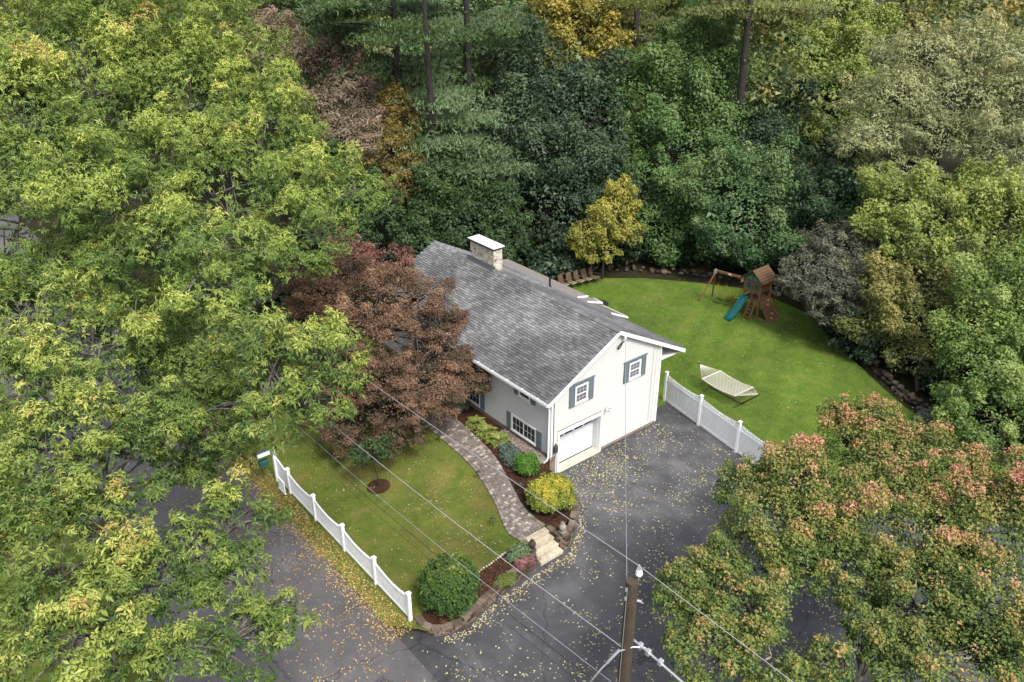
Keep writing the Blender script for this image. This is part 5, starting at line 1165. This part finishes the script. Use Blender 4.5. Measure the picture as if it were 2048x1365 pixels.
MB().tube([(PX - .14, PY + .0, PT - .1), (PX - .155, PY, 8), (PX - .18, PY, 2)], .008, 5).build('ground_wire', 'aluminium', up)
# the tapped splice on the secondary line: tube, clamps and hanging loops
sp = MB().tube([(PX + .16, PY - .05, 10.0), (PX + .20, PY - .55, 9.93), (PX + .25, PY - 1.6, 9.80)], .028, 8).build('splice_tube', 'aluminium', up)
for yy in (.22, .45, .8): MB().box(PX + .13, PX + .25, PY - yy - .05, PY - yy + .05, 9.88, 10.02).build('clamp', 'aluminium', up, bevel=.01)
MB().tube([(PX - .95, PY + .35, 8.85), (PX - .55, PY + .18, 9.45), (PX - .20, PY + .02, 9.86), (PX + .02, PY - .16, 9.98), (PX + .22, PY - .30, 9.95), (PX + .32, PY - .45, 9.84)], .020, 8).build('cable_arc', 'aluminium', up, smooth=True)
MB().tube([(PX - .16, PY + .05, 9.85), (PX - .28, PY + .10, 9.72), (PX - .42, PY + .15, 9.55)], .032, 8).build('dead_end_clamp', 'aluminium', up)
for q in range(3):
    MB().tube([(PX + .12, PY - .06, 9.5 - .1 * q), (PX + .24, PY - .14, 9.42 - .12 * q), (PX + .30, PY - .3, 9.62 - .06 * q), (PX + .22, PY - .5 - .12 * q, 9.86)], .008, 5).build('jumper', 'rubber_black', up)
MB().tube([(PX - .14, PY + .02, 9.2), (PX - .26, PY + .06, 9.42), (PX - .40, PY + .12, 9.46), (PX - .55, PY + .17, 9.36)], .008, 5).build('jumper', 'rubber_black', up)
def wire(label, mat, pts, rad, group='overhead wires from the pole'):
    P = [Vector(p) for p in pts]; Q = []
    for a, b_ in zip(P[:-1], P[1:]):
        for k in range(10): Q.append(a.lerp(b_, k / 10))
    mb = MB().tube(Q + [P[-1]], rad, 5); me = mb.mesh('overhead_wire', P[0]); o = link('overhead_wire', me, None, mat); o.location = P[0]
    return tag(o, label, 'wire', group)
def sag(x0, y0, z0, x1, y1, z1, s, n_=14): return [(x0 + (x1 - x0) * t, y0 + (y1 - y0) * t, z0 + (z1 - z0) * t - 4 * s * t * (1 - t)) for t in np.linspace(0, 1, n_)]
wire('top wire running through the white insulator', 'wire_metal', sag(ins[0], -48, 12.5, ins[0], ins[1], PT + .36, .3)[7:] + sag(ins[0], ins[1], PT + .36, -11.7, 25, 12.1, .62)[1:], .0085)
wire('thick silver wire crossing the lawn below the top wire', 'wire_metal', sag(PX - .2, PY, 10.02, PX + .1, 25, 10.3, 1.25), .011)
wire('silver wire leaving the splice toward the bottom edge', 'wire_metal', [(PX + .25, PY - 1.6, 9.80), (PX + .5, PY - 6, 9.7), (PX + .8, PY - 14, 10)], .013)
wire('grey wire sloping under the thick silver wire', 'wire_metal', sag(PX - .2, PY + .2, 8.75, PX, 25, 8.9, 1.35), .0075)
wire('black cable just under the grey wire', 'rubber_black', sag(PX - .25, PY + .1, 8.45, PX - .1, 25, 8.3, 1.3), .009)
wire('thin lower black line nearest the big dark bush', 'rubber_black', sag(PX - .3, PY + .1, 8.1, PX - .2, 25, 8.0, 1.25), .0055)
wire('pale wire dropping from the pole arc to the bottom edge', 'wire_metal', [(PX - .95, PY + .35, 8.85), (PX - 1.6, PY + .6, 7.9), (PX - 3.2, PY + 1.2, 5.6), (PX - 6, PY + 2.3, 2.0)], .014)
wire('pale service drop from the pole to the house gable', 'wire_metal', sag(PX - .1, PY + .05, PT - .12, 4.42, -.21, 6.1, .35, 16), .0095)

# ------------------------------------------------------------------ garden lights and statues
def path_light(x, y, label):
    z = float(lawn_z(x, y)) + .02; t = thing('path_light', label, 'garden light', (x, y, z), 'black path lights along the walkway')
    MB().tube([(x, y, z), (x, y, z + .38)], .014, 6).build('stake', 'black_metal', t)
    MB().lathe((x, y, z + .36), [(.03, 0), (.035, .06), (.11, .07), (.05, .12), (.015, .15)], 10).build('lamp_shade', 'black_metal', t)
for x, y, lab in ((-3.05, 4.8, 'black path light farthest from the steps, by the red maple'), (-3.4, 1.2, 'black path light beside the middle of the walkway curve'), (-4.85, -1.75, 'black path light on the lawn close to the steps'), (-2.5, -.75, 'black path light in the mulch behind the golden bush')):
    path_light(x, y, lab)
def finial(x, y, z, mat, label):
    t = thing('finial', label, 'statue', (x, y, z))
    MB().box(x - .13, x + .13, y - .13, y + .13, z, z + .07).build('plinth', mat, t, bevel=.01)
    MB().lathe((x, y, z + .07), [(.07, 0), (.05, .05), (.12, .10), (.155, .18), (.15, .27), (.10, .35), (.05, .39)], 12).build('body', mat, t)
    lf = MB()
    for k in range(8):
        a = k * math.pi / 4; c, s = math.cos(a), math.sin(a)
        lf.add([(x + .03 * c - .03 * s, y + .03 * s + .03 * c, z + .44), (x + .03 * c + .03 * s, y + .03 * s - .03 * c, z + .44), (x + .12 * c, y + .12 * s, z + .55)], [[0, 1, 2]])
        for q in range(3):
            rr, zz = ((.145, .20), (.15, .28), (.11, .37))[q]; aa = a + q * .4
            lf.add([(x + rr * math.cos(aa - .2), y + rr * math.sin(aa - .2), z + zz), (x + rr * math.cos(aa + .2), y + rr * math.sin(aa + .2), z + zz), (x + (rr + .035) * math.cos(aa), y + (rr + .035) * math.sin(aa), z + zz + .05)], [[0, 1, 2]])
    lf.lathe((x, y, z + .42), [(.06, 0), (.02, .12)], 8).build('leaf_crown', mat, t)
finial(-4.68, -4.12, .86, 'statue_dark', 'dark stone pineapple finial on the wall left of the steps')
finial(-2.95, -4.08, .80, 'statue_pale', 'pale stone pineapple finial on the wall right of the steps')

# ------------------------------------------------------------------ playset
ps = thing('playset', 'wooden playset with green slide, ladder, swings and a small house on top', 'playset', (22.5, 4.8, .05))
X0, X1, Y0, Y1, DK, TOP = 22.05, 23.15, 4.25, 5.5, 1.25, 2.60
for x in (X0, X1):
    for y in (Y0, (Y0 + Y1) / 2 if x == X0 else None, Y1):
        if y is not None: MB().box(x - .05, x + .05, y - .05, y + .05, 0.03 if y in (Y0, Y1) else DK, TOP).build('tower_post', 'cedar', ps)
deck = MB().box(X0 - .06, X1 + .06, Y0 - .06, Y1 + .06, DK - .08, DK - .03).build('deck', 'cedar', ps)
for k in range(8): MB().box(X0 - .07 + k * .155, X0 + .07 + k * .155, Y0 - .07, Y1 + .07, DK - .029, DK).build('deck_board', 'cedar', deck)
wl_ = MB(); wl_.box(X0 - .04, X0 - .005, Y0 - .04, Y1 + .04, 2.36, 2.57).box(X0 - .041, X0 - .004, Y0 - .045, Y1 + .045, 1.82, 1.93)
for k, (a, b_) in enumerate(((Y0, Y0 + .18), (Y0 + .48, Y0 + .76), (Y1 - .18, Y1))): wl_.box(X0 - .039, X0 - .006, a, b_, 1.93, 2.36)
hw = wl_.build('house_front', 'cedar', ps)
for a in (Y0 + .18, Y0 + .76):
    f = MB().box(X0 - .055, X0 - .03, a, a + .03, 1.93, 2.36).box(X0 - .055, X0 - .03, a + .27, a + .30, 1.93, 2.36).box(X0 - .055, X0 - .03, a + .03, a + .27, 2.32, 2.36).box(X0 - .055, X0 - .03, a + .03, a + .27, 1.93, 1.97).box(X0 - .05, X0 - .035, a + .14, a + .16, 1.97, 2.32).box(X0 - .049, X0 - .036, a + .03, a + .27, 2.13, 2.15).build('toy_window', 'green_trim', hw)
arch = MB()
for k in range(10):
    t0, t1 = k / 10, (k + 1) / 10; h = lambda t: 1.82 - .06 - .20 * abs(math.cos(math.pi * 2 * t)) ** 2
    ya, yb = Y0 + (Y1 - Y0) * t0, Y0 + (Y1 - Y0) * t1
    arch.hexa([(X0 - .035, ya, h(t0)), (X0 - .035, yb, h(t1)), (X0 - .01, yb, h(t1)), (X0 - .01, ya, h(t0)), (X0 - .035, ya, 1.82), (X0 - .035, yb, 1.82), (X0 - .01, yb, 1.82), (X0 - .01, ya, 1.82)])
arch.build('arch_trim', 'cedar', ps)
for k in range(3): MB().box(X0, X1, Y0 - .03, Y0 - .01, 1.85 + k * .2, 2.0 + k * .2).build('side_board', 'cedar', ps)
for k in range(3): MB().box(X0, X1, Y1 + .01, Y1 + .03, 1.45 + k * .4, 1.58 + k * .4).build('side_board', 'cedar', ps)
ym, zr = (Y0 + Y1) / 2, 3.28
for sg in (-1, 1):
    e = ym + sg * .88; rp_ = MB().hexa([(X0 - .22, ym, zr - .05), (X1 + .28, ym, zr - .05), (X1 + .28, e, 2.50), (X0 - .22, e, 2.50), (X0 - .22, ym, zr), (X1 + .28, ym, zr), (X1 + .28, e, 2.55), (X0 - .22, e, 2.55)]).build('roof', 'cedar_roof', ps)
    for k in range(6):
        t0, t1 = k / 6, (k + .92) / 6; f_ = lambda t: (ym + sg * .90 * t, zr + .03 - .75 * t)
        (ya, za), (yb, zb) = f_(t0), f_(t1)
        MB().hexa([(X0 - .25, ya, za - .02), (X1 + .31, ya, za - .02), (X1 + .31, yb, zb - .02), (X0 - .25, yb, zb - .02), (X0 - .25, ya, za), (X1 + .31, ya, za), (X1 + .31, yb, zb + .02), (X0 - .25, yb, zb + .02)]).build('roof_board', 'cedar_roof', rp_)
gb = MB().prism([(X0 - .10, ym - .70, 2.58), (X0 - .10, ym + .70, 2.58), (X0 - .10, ym, 3.14)], (.03, 0, 0)).build('gable_panel', 'green_trim', ps)
for a, b_ in (((ym - .5, 2.68), (ym, 3.06)), ((ym + .5, 2.68), (ym, 3.06)), ((ym, 2.6), (ym, 3.05))): MB().bar((X0 - .12, a[0], a[1]), (X0 - .12, b_[0], b_[1]), .03, .03).build('gable_lattice', 'black_metal', gb)
# slide: a trough with raised sides and a run-out
sy0, sy1 = 5.0, 5.45; prof = [(X0 - .05, DK + .02), (X0 - .35, DK - .12), (X0 - .9, .62), (X0 - 1.3, .30), (X0 - 1.6, .16), (X0 - 1.85, .14)]
sl_ = MB()
cross = [(-.26, .20), (-.235, .21), (-.21, .17), (-.17, .02), (.17, .02), (.21, .17), (.235, .21), (.26, .20), (.23, -.03), (-.23, -.03)]
o0 = []
for (x, z) in prof: o0.append([(x, (sy0 + sy1) / 2 + a, z + b_) for a, b_ in cross])
vs = [p for ring in o0 for p in ring]; kk = len(cross); fs_ = []
for i in range(len(prof) - 1):
    for k in range(kk): fs_.append([i * kk + k, i * kk + (k + 1) % kk, (i + 1) * kk + (k + 1) % kk, (i + 1) * kk + k])
fs_ += [list(range(kk)), list(range((len(prof) - 1) * kk, len(prof) * kk))[::-1]]
sl_.add(vs, fs_).build('slide', 'slide_green', ps, smooth=False)
# ladder
for y in (4.42, 4.86): MB().bar((X0 - .06, y, DK), (X0 - .62, y, .05), .045, .10, (0, 1, 0)).build('ladder_rail', 'cedar', ps)
for k in range(5):
    t = (k + .6) / 5.2; x = X0 - .06 - .56 * t; z = DK - (DK - .05) * t; MB().box(x - .07, x + .05, 4.44, 4.84, z - .02, z + .015).build('ladder_rung', 'cedar', ps)
# climbing wall with holds on the right
for x in (X0, X1): MB().bar((x, Y0 - .04, DK), (x, Y0 - .95, .05), .09, .09).build('brace', 'cedar', ps)
MB().bar((X0, Y0 - .95, .09), (X1, Y0 - .95, .09), .08, .08).build('brace', 'cedar', ps); MB().bar((X0, Y0, .10), (X0, Y0 - .93, .10), .06, .08).build('brace', 'cedar', ps)
cw = MB().hexa([(X0 + .08, Y0 - .90, .08), (X1 - .08, Y0 - .90, .08), (X1 - .08, Y0 - .06, DK - .08), (X0 + .08, Y0 - .06, DK - .08), (X0 + .08, Y0 - .94, .10), (X1 - .08, Y0 - .94, .10), (X1 - .08, Y0 - .10, DK - .05), (X0 + .08, Y0 - .10, DK - .05)]).build('climbing_wall', 'cedar_roof', ps)
for (fx, t) in ((.3, .12), (.55, .3), (.45, .72), (.7, .9)):
    x = X0 + .1 + fx * .9; MB().lathe((x, Y0 - .94 + .84 * t - .02, .10 + 1.25 * t), [(.02, -.05), (.08, -.03), (.08, .03), (.02, .06)], 8).build('climbing_hold', 'yellow_plastic', cw)
# swing beam, A-frame legs, three swings
bz = 2.42; bA, bB = Vector((21.75, 7.7, bz)), Vector((22.2, 5.5, bz))
MB().bar(bA, bB, .10, .15).build('swing_beam', 'cedar', ps)
for foot in ((21.1, 8.35, .02), (22.55, 8.35, .02)): MB().bar(bA + Vector((0, 0, -.05)), foot, .09, .09).build('swing_leg', 'cedar', ps)
MB().hexa([(21.66, 7.63, bz - .22), (21.84, 7.63, bz - .22), (21.84, 7.80, bz - .22), (21.66, 7.80, bz - .22), (21.68, 7.60, bz + .08), (21.83, 7.60, bz + .08), (21.83, 7.80, bz + .08), (21.68, 7.80, bz + .08)]).build('beam_bracket', 'aluminium', ps)
MB().box(21.87, 21.89, 6.55, 6.75, bz - .03, bz + .05).build('beam_plate', 'white_trim', ps)
def swing(t0, t1, kind):
    p, q = bA.lerp(bB, t0), bA.lerp(bB, t1); zs = .55
    mb = MB().tube([p, (p.x, p.y, 1.6)], .008, 4).tube([q, (q.x, q.y, 1.6)], .008, 4).build('swing_chain', 'black_metal', ps)
    MB().tube([(p.x, p.y, 1.62), (p.x, p.y, zs)], .017, 6).tube([(q.x, q.y, 1.62), (q.x, q.y, zs)], .017, 6).build('swing_grip', 'swing_yellow', ps)
    if kind == 0:
        st = MB(); N_ = 6
        for k in range(N_):
            f_ = lambda t: (p.x + (q.x - p.x) * t, p.y + (q.y - p.y) * t, zs - .12 * math.sin(math.pi * t))
            a, b_ = f_(k / N_), f_((k + 1) / N_); st.bar(a, b_, .16, .02)
        st.build('swing_seat', 'rubber_black', ps)
    else: MB().tube([(p.x, p.y, zs + .35), (q.x, q.y, zs + .35)], .018, 6).build('trapeze_bar', 'aluminium', ps)
swing(.14, .36, 0); swing(.42, .62, 0); swing(.70, .86, 1)
MB().prism([(22.02, 5.62, 2.22), (22.02, 5.84, 2.1), (22.02, 5.76, 2.45), (22.02, 5.66, 2.52)], (.05, 0, 0)).build('pennant', 'cream_cloth', ps)

# ------------------------------------------------------------------ hammock on a steel stand
hk = thing('hammock', 'cream rope hammock on a dark steel stand on the back lawn', 'hammock', (12.6, -.6, .03))
ax0, ax1 = Vector((12.55, 1.35, 1.12)), Vector((12.35, -2.75, 1.12)); hd_ = (ax1 - ax0).normalized(); sd_ = Vector((-hd_.y, hd_.x, 0))
HL = (ax1 - ax0).length; net = MB(); hw_ = .76
def hp(s, w):                     # s along 0..1 within the bed, w across -1..1
    p = ax0 + hd_ * (HL * (.22 + .56 * s)); sagz = .86 - .17 * math.sin(math.pi * s) * (1 - .35 * w * w)
    return (p.x + sd_.x * w * hw_, p.y + sd_.y * w * hw_, sagz)
nu, nv = 22, 13
for i in range(nu):
    for j in range(nv):
        s0, s1 = i / nu, (i + 1) / nu; w = -1 + 2 * j / nv; w1 = -1 + 2 * (j + 1) / nv
        a, b_, c, d = hp(s0, w), hp(s1, w1), hp(s0, w1), hp(s1, w)
        net.bar(a, b_, .016, .014); net.bar(c, d, .016, .014)
for w in (-1, 1):
    for i in range(12): net.bar(hp(i / 12, w), hp((i + 1) / 12, w), .05, .04)
bed = net.build('rope_bed', 'hammock_rope', hk)
for s, tip in ((0, ax0), (1, ax1)):
    MB().tube([hp(s, -1.02), hp(s, 1.02)], .028, 8).build('spreader_bar', 'hammock_rope', hk)
    cords = MB()
    for k in range(15): cords.tube([hp(s, -1 + 2 * k / 14), tuple(tip)], .010, 4)
    cords.build('end_cords', 'hammock_rope', hk)
g0, g1 = ax0 + hd_ * .95, ax1 - hd_ * .95
for tip, g, sg in ((ax0, g0, -1), (ax1, g1, 1)):
    e = tip + hd_ * sg * .12
    MB().tube([(e.x, e.y, 1.18), (g.x, g.y, .07)], .030, 8).build('stand_arm', 'black_metal', hk)
    MB().tube([(g.x + sd_.x * .62, g.y + sd_.y * .62, .05), (g.x - sd_.x * .62, g.y - sd_.y * .62, .05)], .028, 8).build('stand_foot', 'black_metal', hk)
MB().tube([(g0.x, g0.y, .06), (g1.x, g1.y, .06)], .028, 8).build('stand_base', 'black_metal', hk)

# ------------------------------------------------------------------ five patio chairs in a row and a dark fire bowl
def chair(x, y, rz, label):
    t = thing('patio_chair', label, 'chair', (x, y, .03), 'patio chairs in a row on the back lawn', rz)
    def L(mb, nm, mat, **k):
        me = mb.mesh(nm); return link(nm, me, t, mat)
    L(MB().hexa([(-.27, -.28, .40), (.27, -.28, .40), (.27, .28, .36), (-.27, .28, .36), (-.27, -.28, .44), (.27, -.28, .44), (.27, .28, .40), (-.27, .28, .40)]), 'seat', 'chair_seat')
    L(MB().hexa([(-.27, .26, .40), (.27, .26, .40), (.27, .29, .40), (-.27, .29, .40), (-.25, .44, 1.08), (.25, .44, 1.08), (.25, .47, 1.07), (-.25, .47, 1.07)]), 'backrest', 'chair_brown')
    for sx in (-.29, .29):
        L(MB().tube([(sx, -.28, 0), (sx, -.28, .62)], .016, 6), 'leg', 'black_metal'); L(MB().tube([(sx, .32, 0), (sx, .27, .40), (sx, .46, 1.08)], .016, 6), 'leg', 'black_metal')
        L(MB().box(sx - .03, sx + .03, -.30, .34, .62, .645), 'armrest', 'chair_brown')
    return t
for k, lab in enumerate(('brown patio chair at the left end of the row, mostly behind the roof', 'second brown patio chair from the roof edge', 'middle brown patio chair of the row of five', 'fourth brown patio chair, next to the end one', 'brown patio chair at the lawn end of the row under the yellow maple')):
    chair(15.35 + k * .66, 15.75 - k * .10, R(10 + (0, -3, 2, -2, 14)[k]), lab)
fp = thing('fire_bowl', 'dark round fire bowl on the lawn just beyond the low roof', 'fire pit', (14.9, 11.75, .03))
MB().lathe((14.9, 11.75, .03), [(.25, 0), (.20, .15), (.42, .30), (.58, .48), (.62, .50), (.56, .50), (.40, .36)], 18).build('bowl', 'firepit_metal', fp)
MB().lathe((14.9, 11.75, .47), [(.58, 0), (.50, .12), (.30, .22), (.05, .27)], 18).build('cover', 'rubber_black', fp)

# ------------------------------------------------------------------ scatter: fallen leaves, mulch chips, pebbles, grass
def scatter(name, label, cat, mat, XY, Z, size, seed, tilt=.5, asp=.7):
    r2 = np.random.default_rng(seed); n_ = len(XY); P = np.column_stack([XY, Z]); Nn = unit(np.array([0, 0, 1.]) + r2.normal(size=(n_, 3)) * tilt * .5)
    D = unit(np.cross(Nn, sph(r2, n_))); L = size * r2.uniform(.6, 1.4, n_)
    V, F, T = leaf_blades(P, D, Nn, L, L * asp, r2.random(n_), False, .12)
    V[:, 2] = np.maximum(V[:, 2], np.repeat(Z, 4) - .012) + .012
    me = np_mesh(name, V, F, T); me.materials.append(M[mat]); return tag(link(name, me), label, cat, None, 'stuff')
r2 = np.random.default_rng(91)
def patchy(n_, x0, x1, y0, y1, k, spread, r_):
    c = np.column_stack([r_.uniform(x0, x1, k), r_.uniform(y0, y1, k)]); m1 = int(n_ * .68); i = r_.integers(0, k, m1)
    a = c[i] + r_.normal(size=(m1, 2)) * spread * r_.uniform(.3, 1.5, (m1, 1)); b_ = np.column_stack([r_.uniform(x0, x1, n_ - m1), r_.uniform(y0, y1, n_ - m1)])
    return np.concatenate([a, b_])
XY = patchy(4600, -10.8, 8.5, -14.5, .2, 120, .40, r2)
wallx = np.interp(XY[:, 0], [-11, -10.1, -8.8, -7, -4.5, -3.0, -2, -1.2, -.5, -.3, 8], [-3.6, -4.9, -5.25, -4.75, -4.6, -4.6, -3.95, -3.35, -2.0, -.2, 0])
XY = XY[(XY[:, 1] < wallx - .02)]
along = np.column_stack([np.interp(r2.random(600), [0, 1], [-9.8, -.5]), np.zeros(600)]); along[:, 1] = np.interp(along[:, 0], [-11, -10.1, -8.8, -7, -4.5, -3.0, -2, -1.2, -.5], [-3.6, -4.9, -5.25, -4.75, -4.6, -4.6, -3.95, -3.35, -2.0]) - np.abs(r2.normal(size=600)) * .22
near_g = np.column_stack([r2.normal(2.4, 1.5, 700), -1.5 + r2.normal(0, .8, 700)]); near_g = near_g[near_g[:, 1] < -.1]
XY = np.concatenate([XY, along, near_g]); scatter('fallen_leaves', 'pale yellow fallen leaves scattered over the dark driveway', 'leaves', 'loose_leaf', XY, np.full(len(XY), .012), .075, 92)
XY = np.column_stack([-11.05 + r2.normal(0, .38, 7500) + .12, r2.uniform(-4, 20, 7500)]); XY = np.concatenate([XY, patchy(2200, -15, -11, -8, 12, 40, .6, r2)])
XY = XY[(XY[:, 0] < -10.42)]; scatter('fallen_leaves', 'brown and yellow leaf litter along the road edge of the verge', 'leaves', 'loose_leaf_brown', XY, np.where(XY[:, 0] > -11.2, lawn_z(XY[:, 0], XY[:, 1]), .006), .07, 93)
XY = patchy(1300, -10.3, -3.2, -3.3, 12, 30, .7, r2); XY = XY[XY[:, 0] < np.interp(XY[:, 1], [-3.3, -2, 0, 2.4, 12], [-4.9, -4.6, -3.8, -3.1, -2.8])]; scatter('fallen_leaves', 'yellow fallen leaves dotted over the front lawn', 'leaves', 'lawn_leaf', XY, lawn_z(XY[:, 0], XY[:, 1]) + .03, .065, 94)
XY = patchy(1500, 9.5, 24, -10, 14, 40, 1.2, r2); keep = XY[:, 0] < np.interp(XY[:, 1], [-10, -4, 0, 4, 8, 14], [18.5, 21.3, 24, 26, 26, 21.5]); XY = XY[keep]
scatter('fallen_leaves', 'sparse pale leaves on the green back lawn', 'leaves', 'lawn_leaf', XY, np.full(len(XY), .07), .075, 95)
XY = np.concatenate([np.column_stack([r2.uniform(-2.3, -.1, 5200), r2.uniform(-2.8, 8, 5200)]), np.column_stack([r2.uniform(-9.6, -4.6, 2600), r2.uniform(-4.7, -3.45, 2600)])])
XY = XY[(XY[:, 0] < -1) | (np.interp(XY[:, 1], [-3, -.6, .1, 9], [-1.2, -.6, -.05, -.05]) > XY[:, 0])]
wr_ = np.interp(XY[:, 1], [-3, -1.6, .2, 2.2, 4.2, 7, 9], [-2.9, -2.8, -2.25, -1.6, -1.35, -1.05, -1.0]); XY = XY[(XY[:, 0] > wr_) | (XY[:, 0] < -4.5)]
scatter('mulch_chips', 'reddish brown bark chips covering the planting beds', 'mulch', 'mulch_chip', XY, lawn_z(XY[:, 0], XY[:, 1]) + .035, .09, 96, 1.2, .35)
XY = np.column_stack([r2.uniform(-.55, -.03, 1500), r2.uniform(.1, 3.4, 1500)]); scatter('pebbles', 'grey pebbles in the strip along the foundation', 'gravel', 'pebble', XY, lawn_z(XY[:, 0], XY[:, 1]) + .05, .06, 97, 1.0, .9)
def grass(name, label, XY, Z, h, seed):
    r3 = np.random.default_rng(seed); n_ = len(XY); P = np.column_stack([XY, Z]); D = unit(np.array([0, 0, .8]) + r3.normal(size=(n_, 3)) * .55); D[:, 2] = np.abs(D[:, 2])
    Nn = unit(np.cross(D, sph(r3, n_))); V, F, T = leaf_blades(P, D, Nn, h * r3.uniform(.5, 1.3, n_), h * .32, r3.random(n_), True)
    me = np_mesh(name, V, F, T); me.materials.append(M['grass_blade']); return tag(link(name, me), label, 'grass', None, 'stuff')
XY = np.column_stack([r2.uniform(-10.9, -2.7, 60000), r2.uniform(-4.2, 9, 60000)])
wl2 = np.interp(XY[:, 1], [-4.2, -3.4, -3.3, -2.6, -1.95, -.16, 2.4, 5, 9], [-10.2, -7.2, -4.9, -4.75, -4.5, -3.7, -3.0, -2.9, -2.7]); XY = XY[XY[:, 0] < wl2]
pn = np.sin(XY[:, 0] * 1.3 + np.sin(XY[:, 1] * .9) * 1.5) * np.sin(XY[:, 1] * 1.1 + 1.2) + r2.normal(0, .35, len(XY)); XY = XY[pn > -.45]
grass('grass', 'short thin grass of the front lawn with bare brown spots', XY, lawn_z(XY[:, 0], XY[:, 1]) - .005, .06, 98)
XY = np.column_stack([r2.uniform(8.4, 25, 50000), r2.uniform(-10, 15, 50000)]); keep = (XY[:, 0] < np.interp(XY[:, 1], [-10, -4, 0, 4, 8, 14], [17.8, 20.4, 22.6, 24.4, 24.4, 19.6])) & (XY[:, 0] > np.interp(XY[:, 1], [-10, -6.5, -1.4, 1.2, 1.9, 15], [9.3, 8.45, 9.15, 9.7, 8.2, 9]))
XY = XY[keep]; grass('grass', 'green mown grass of the back lawn', XY, .015 + .05 * np.clip((XY[:, 0] - 10) / 10, 0, 1) - .005, .075, 99)
print('tris', sum((len(o.data.loops) - 2 * len(o.data.polygons)) for o in {ob.data: ob for ob in bpy.data.objects if ob.type == 'MESH'}.values()))
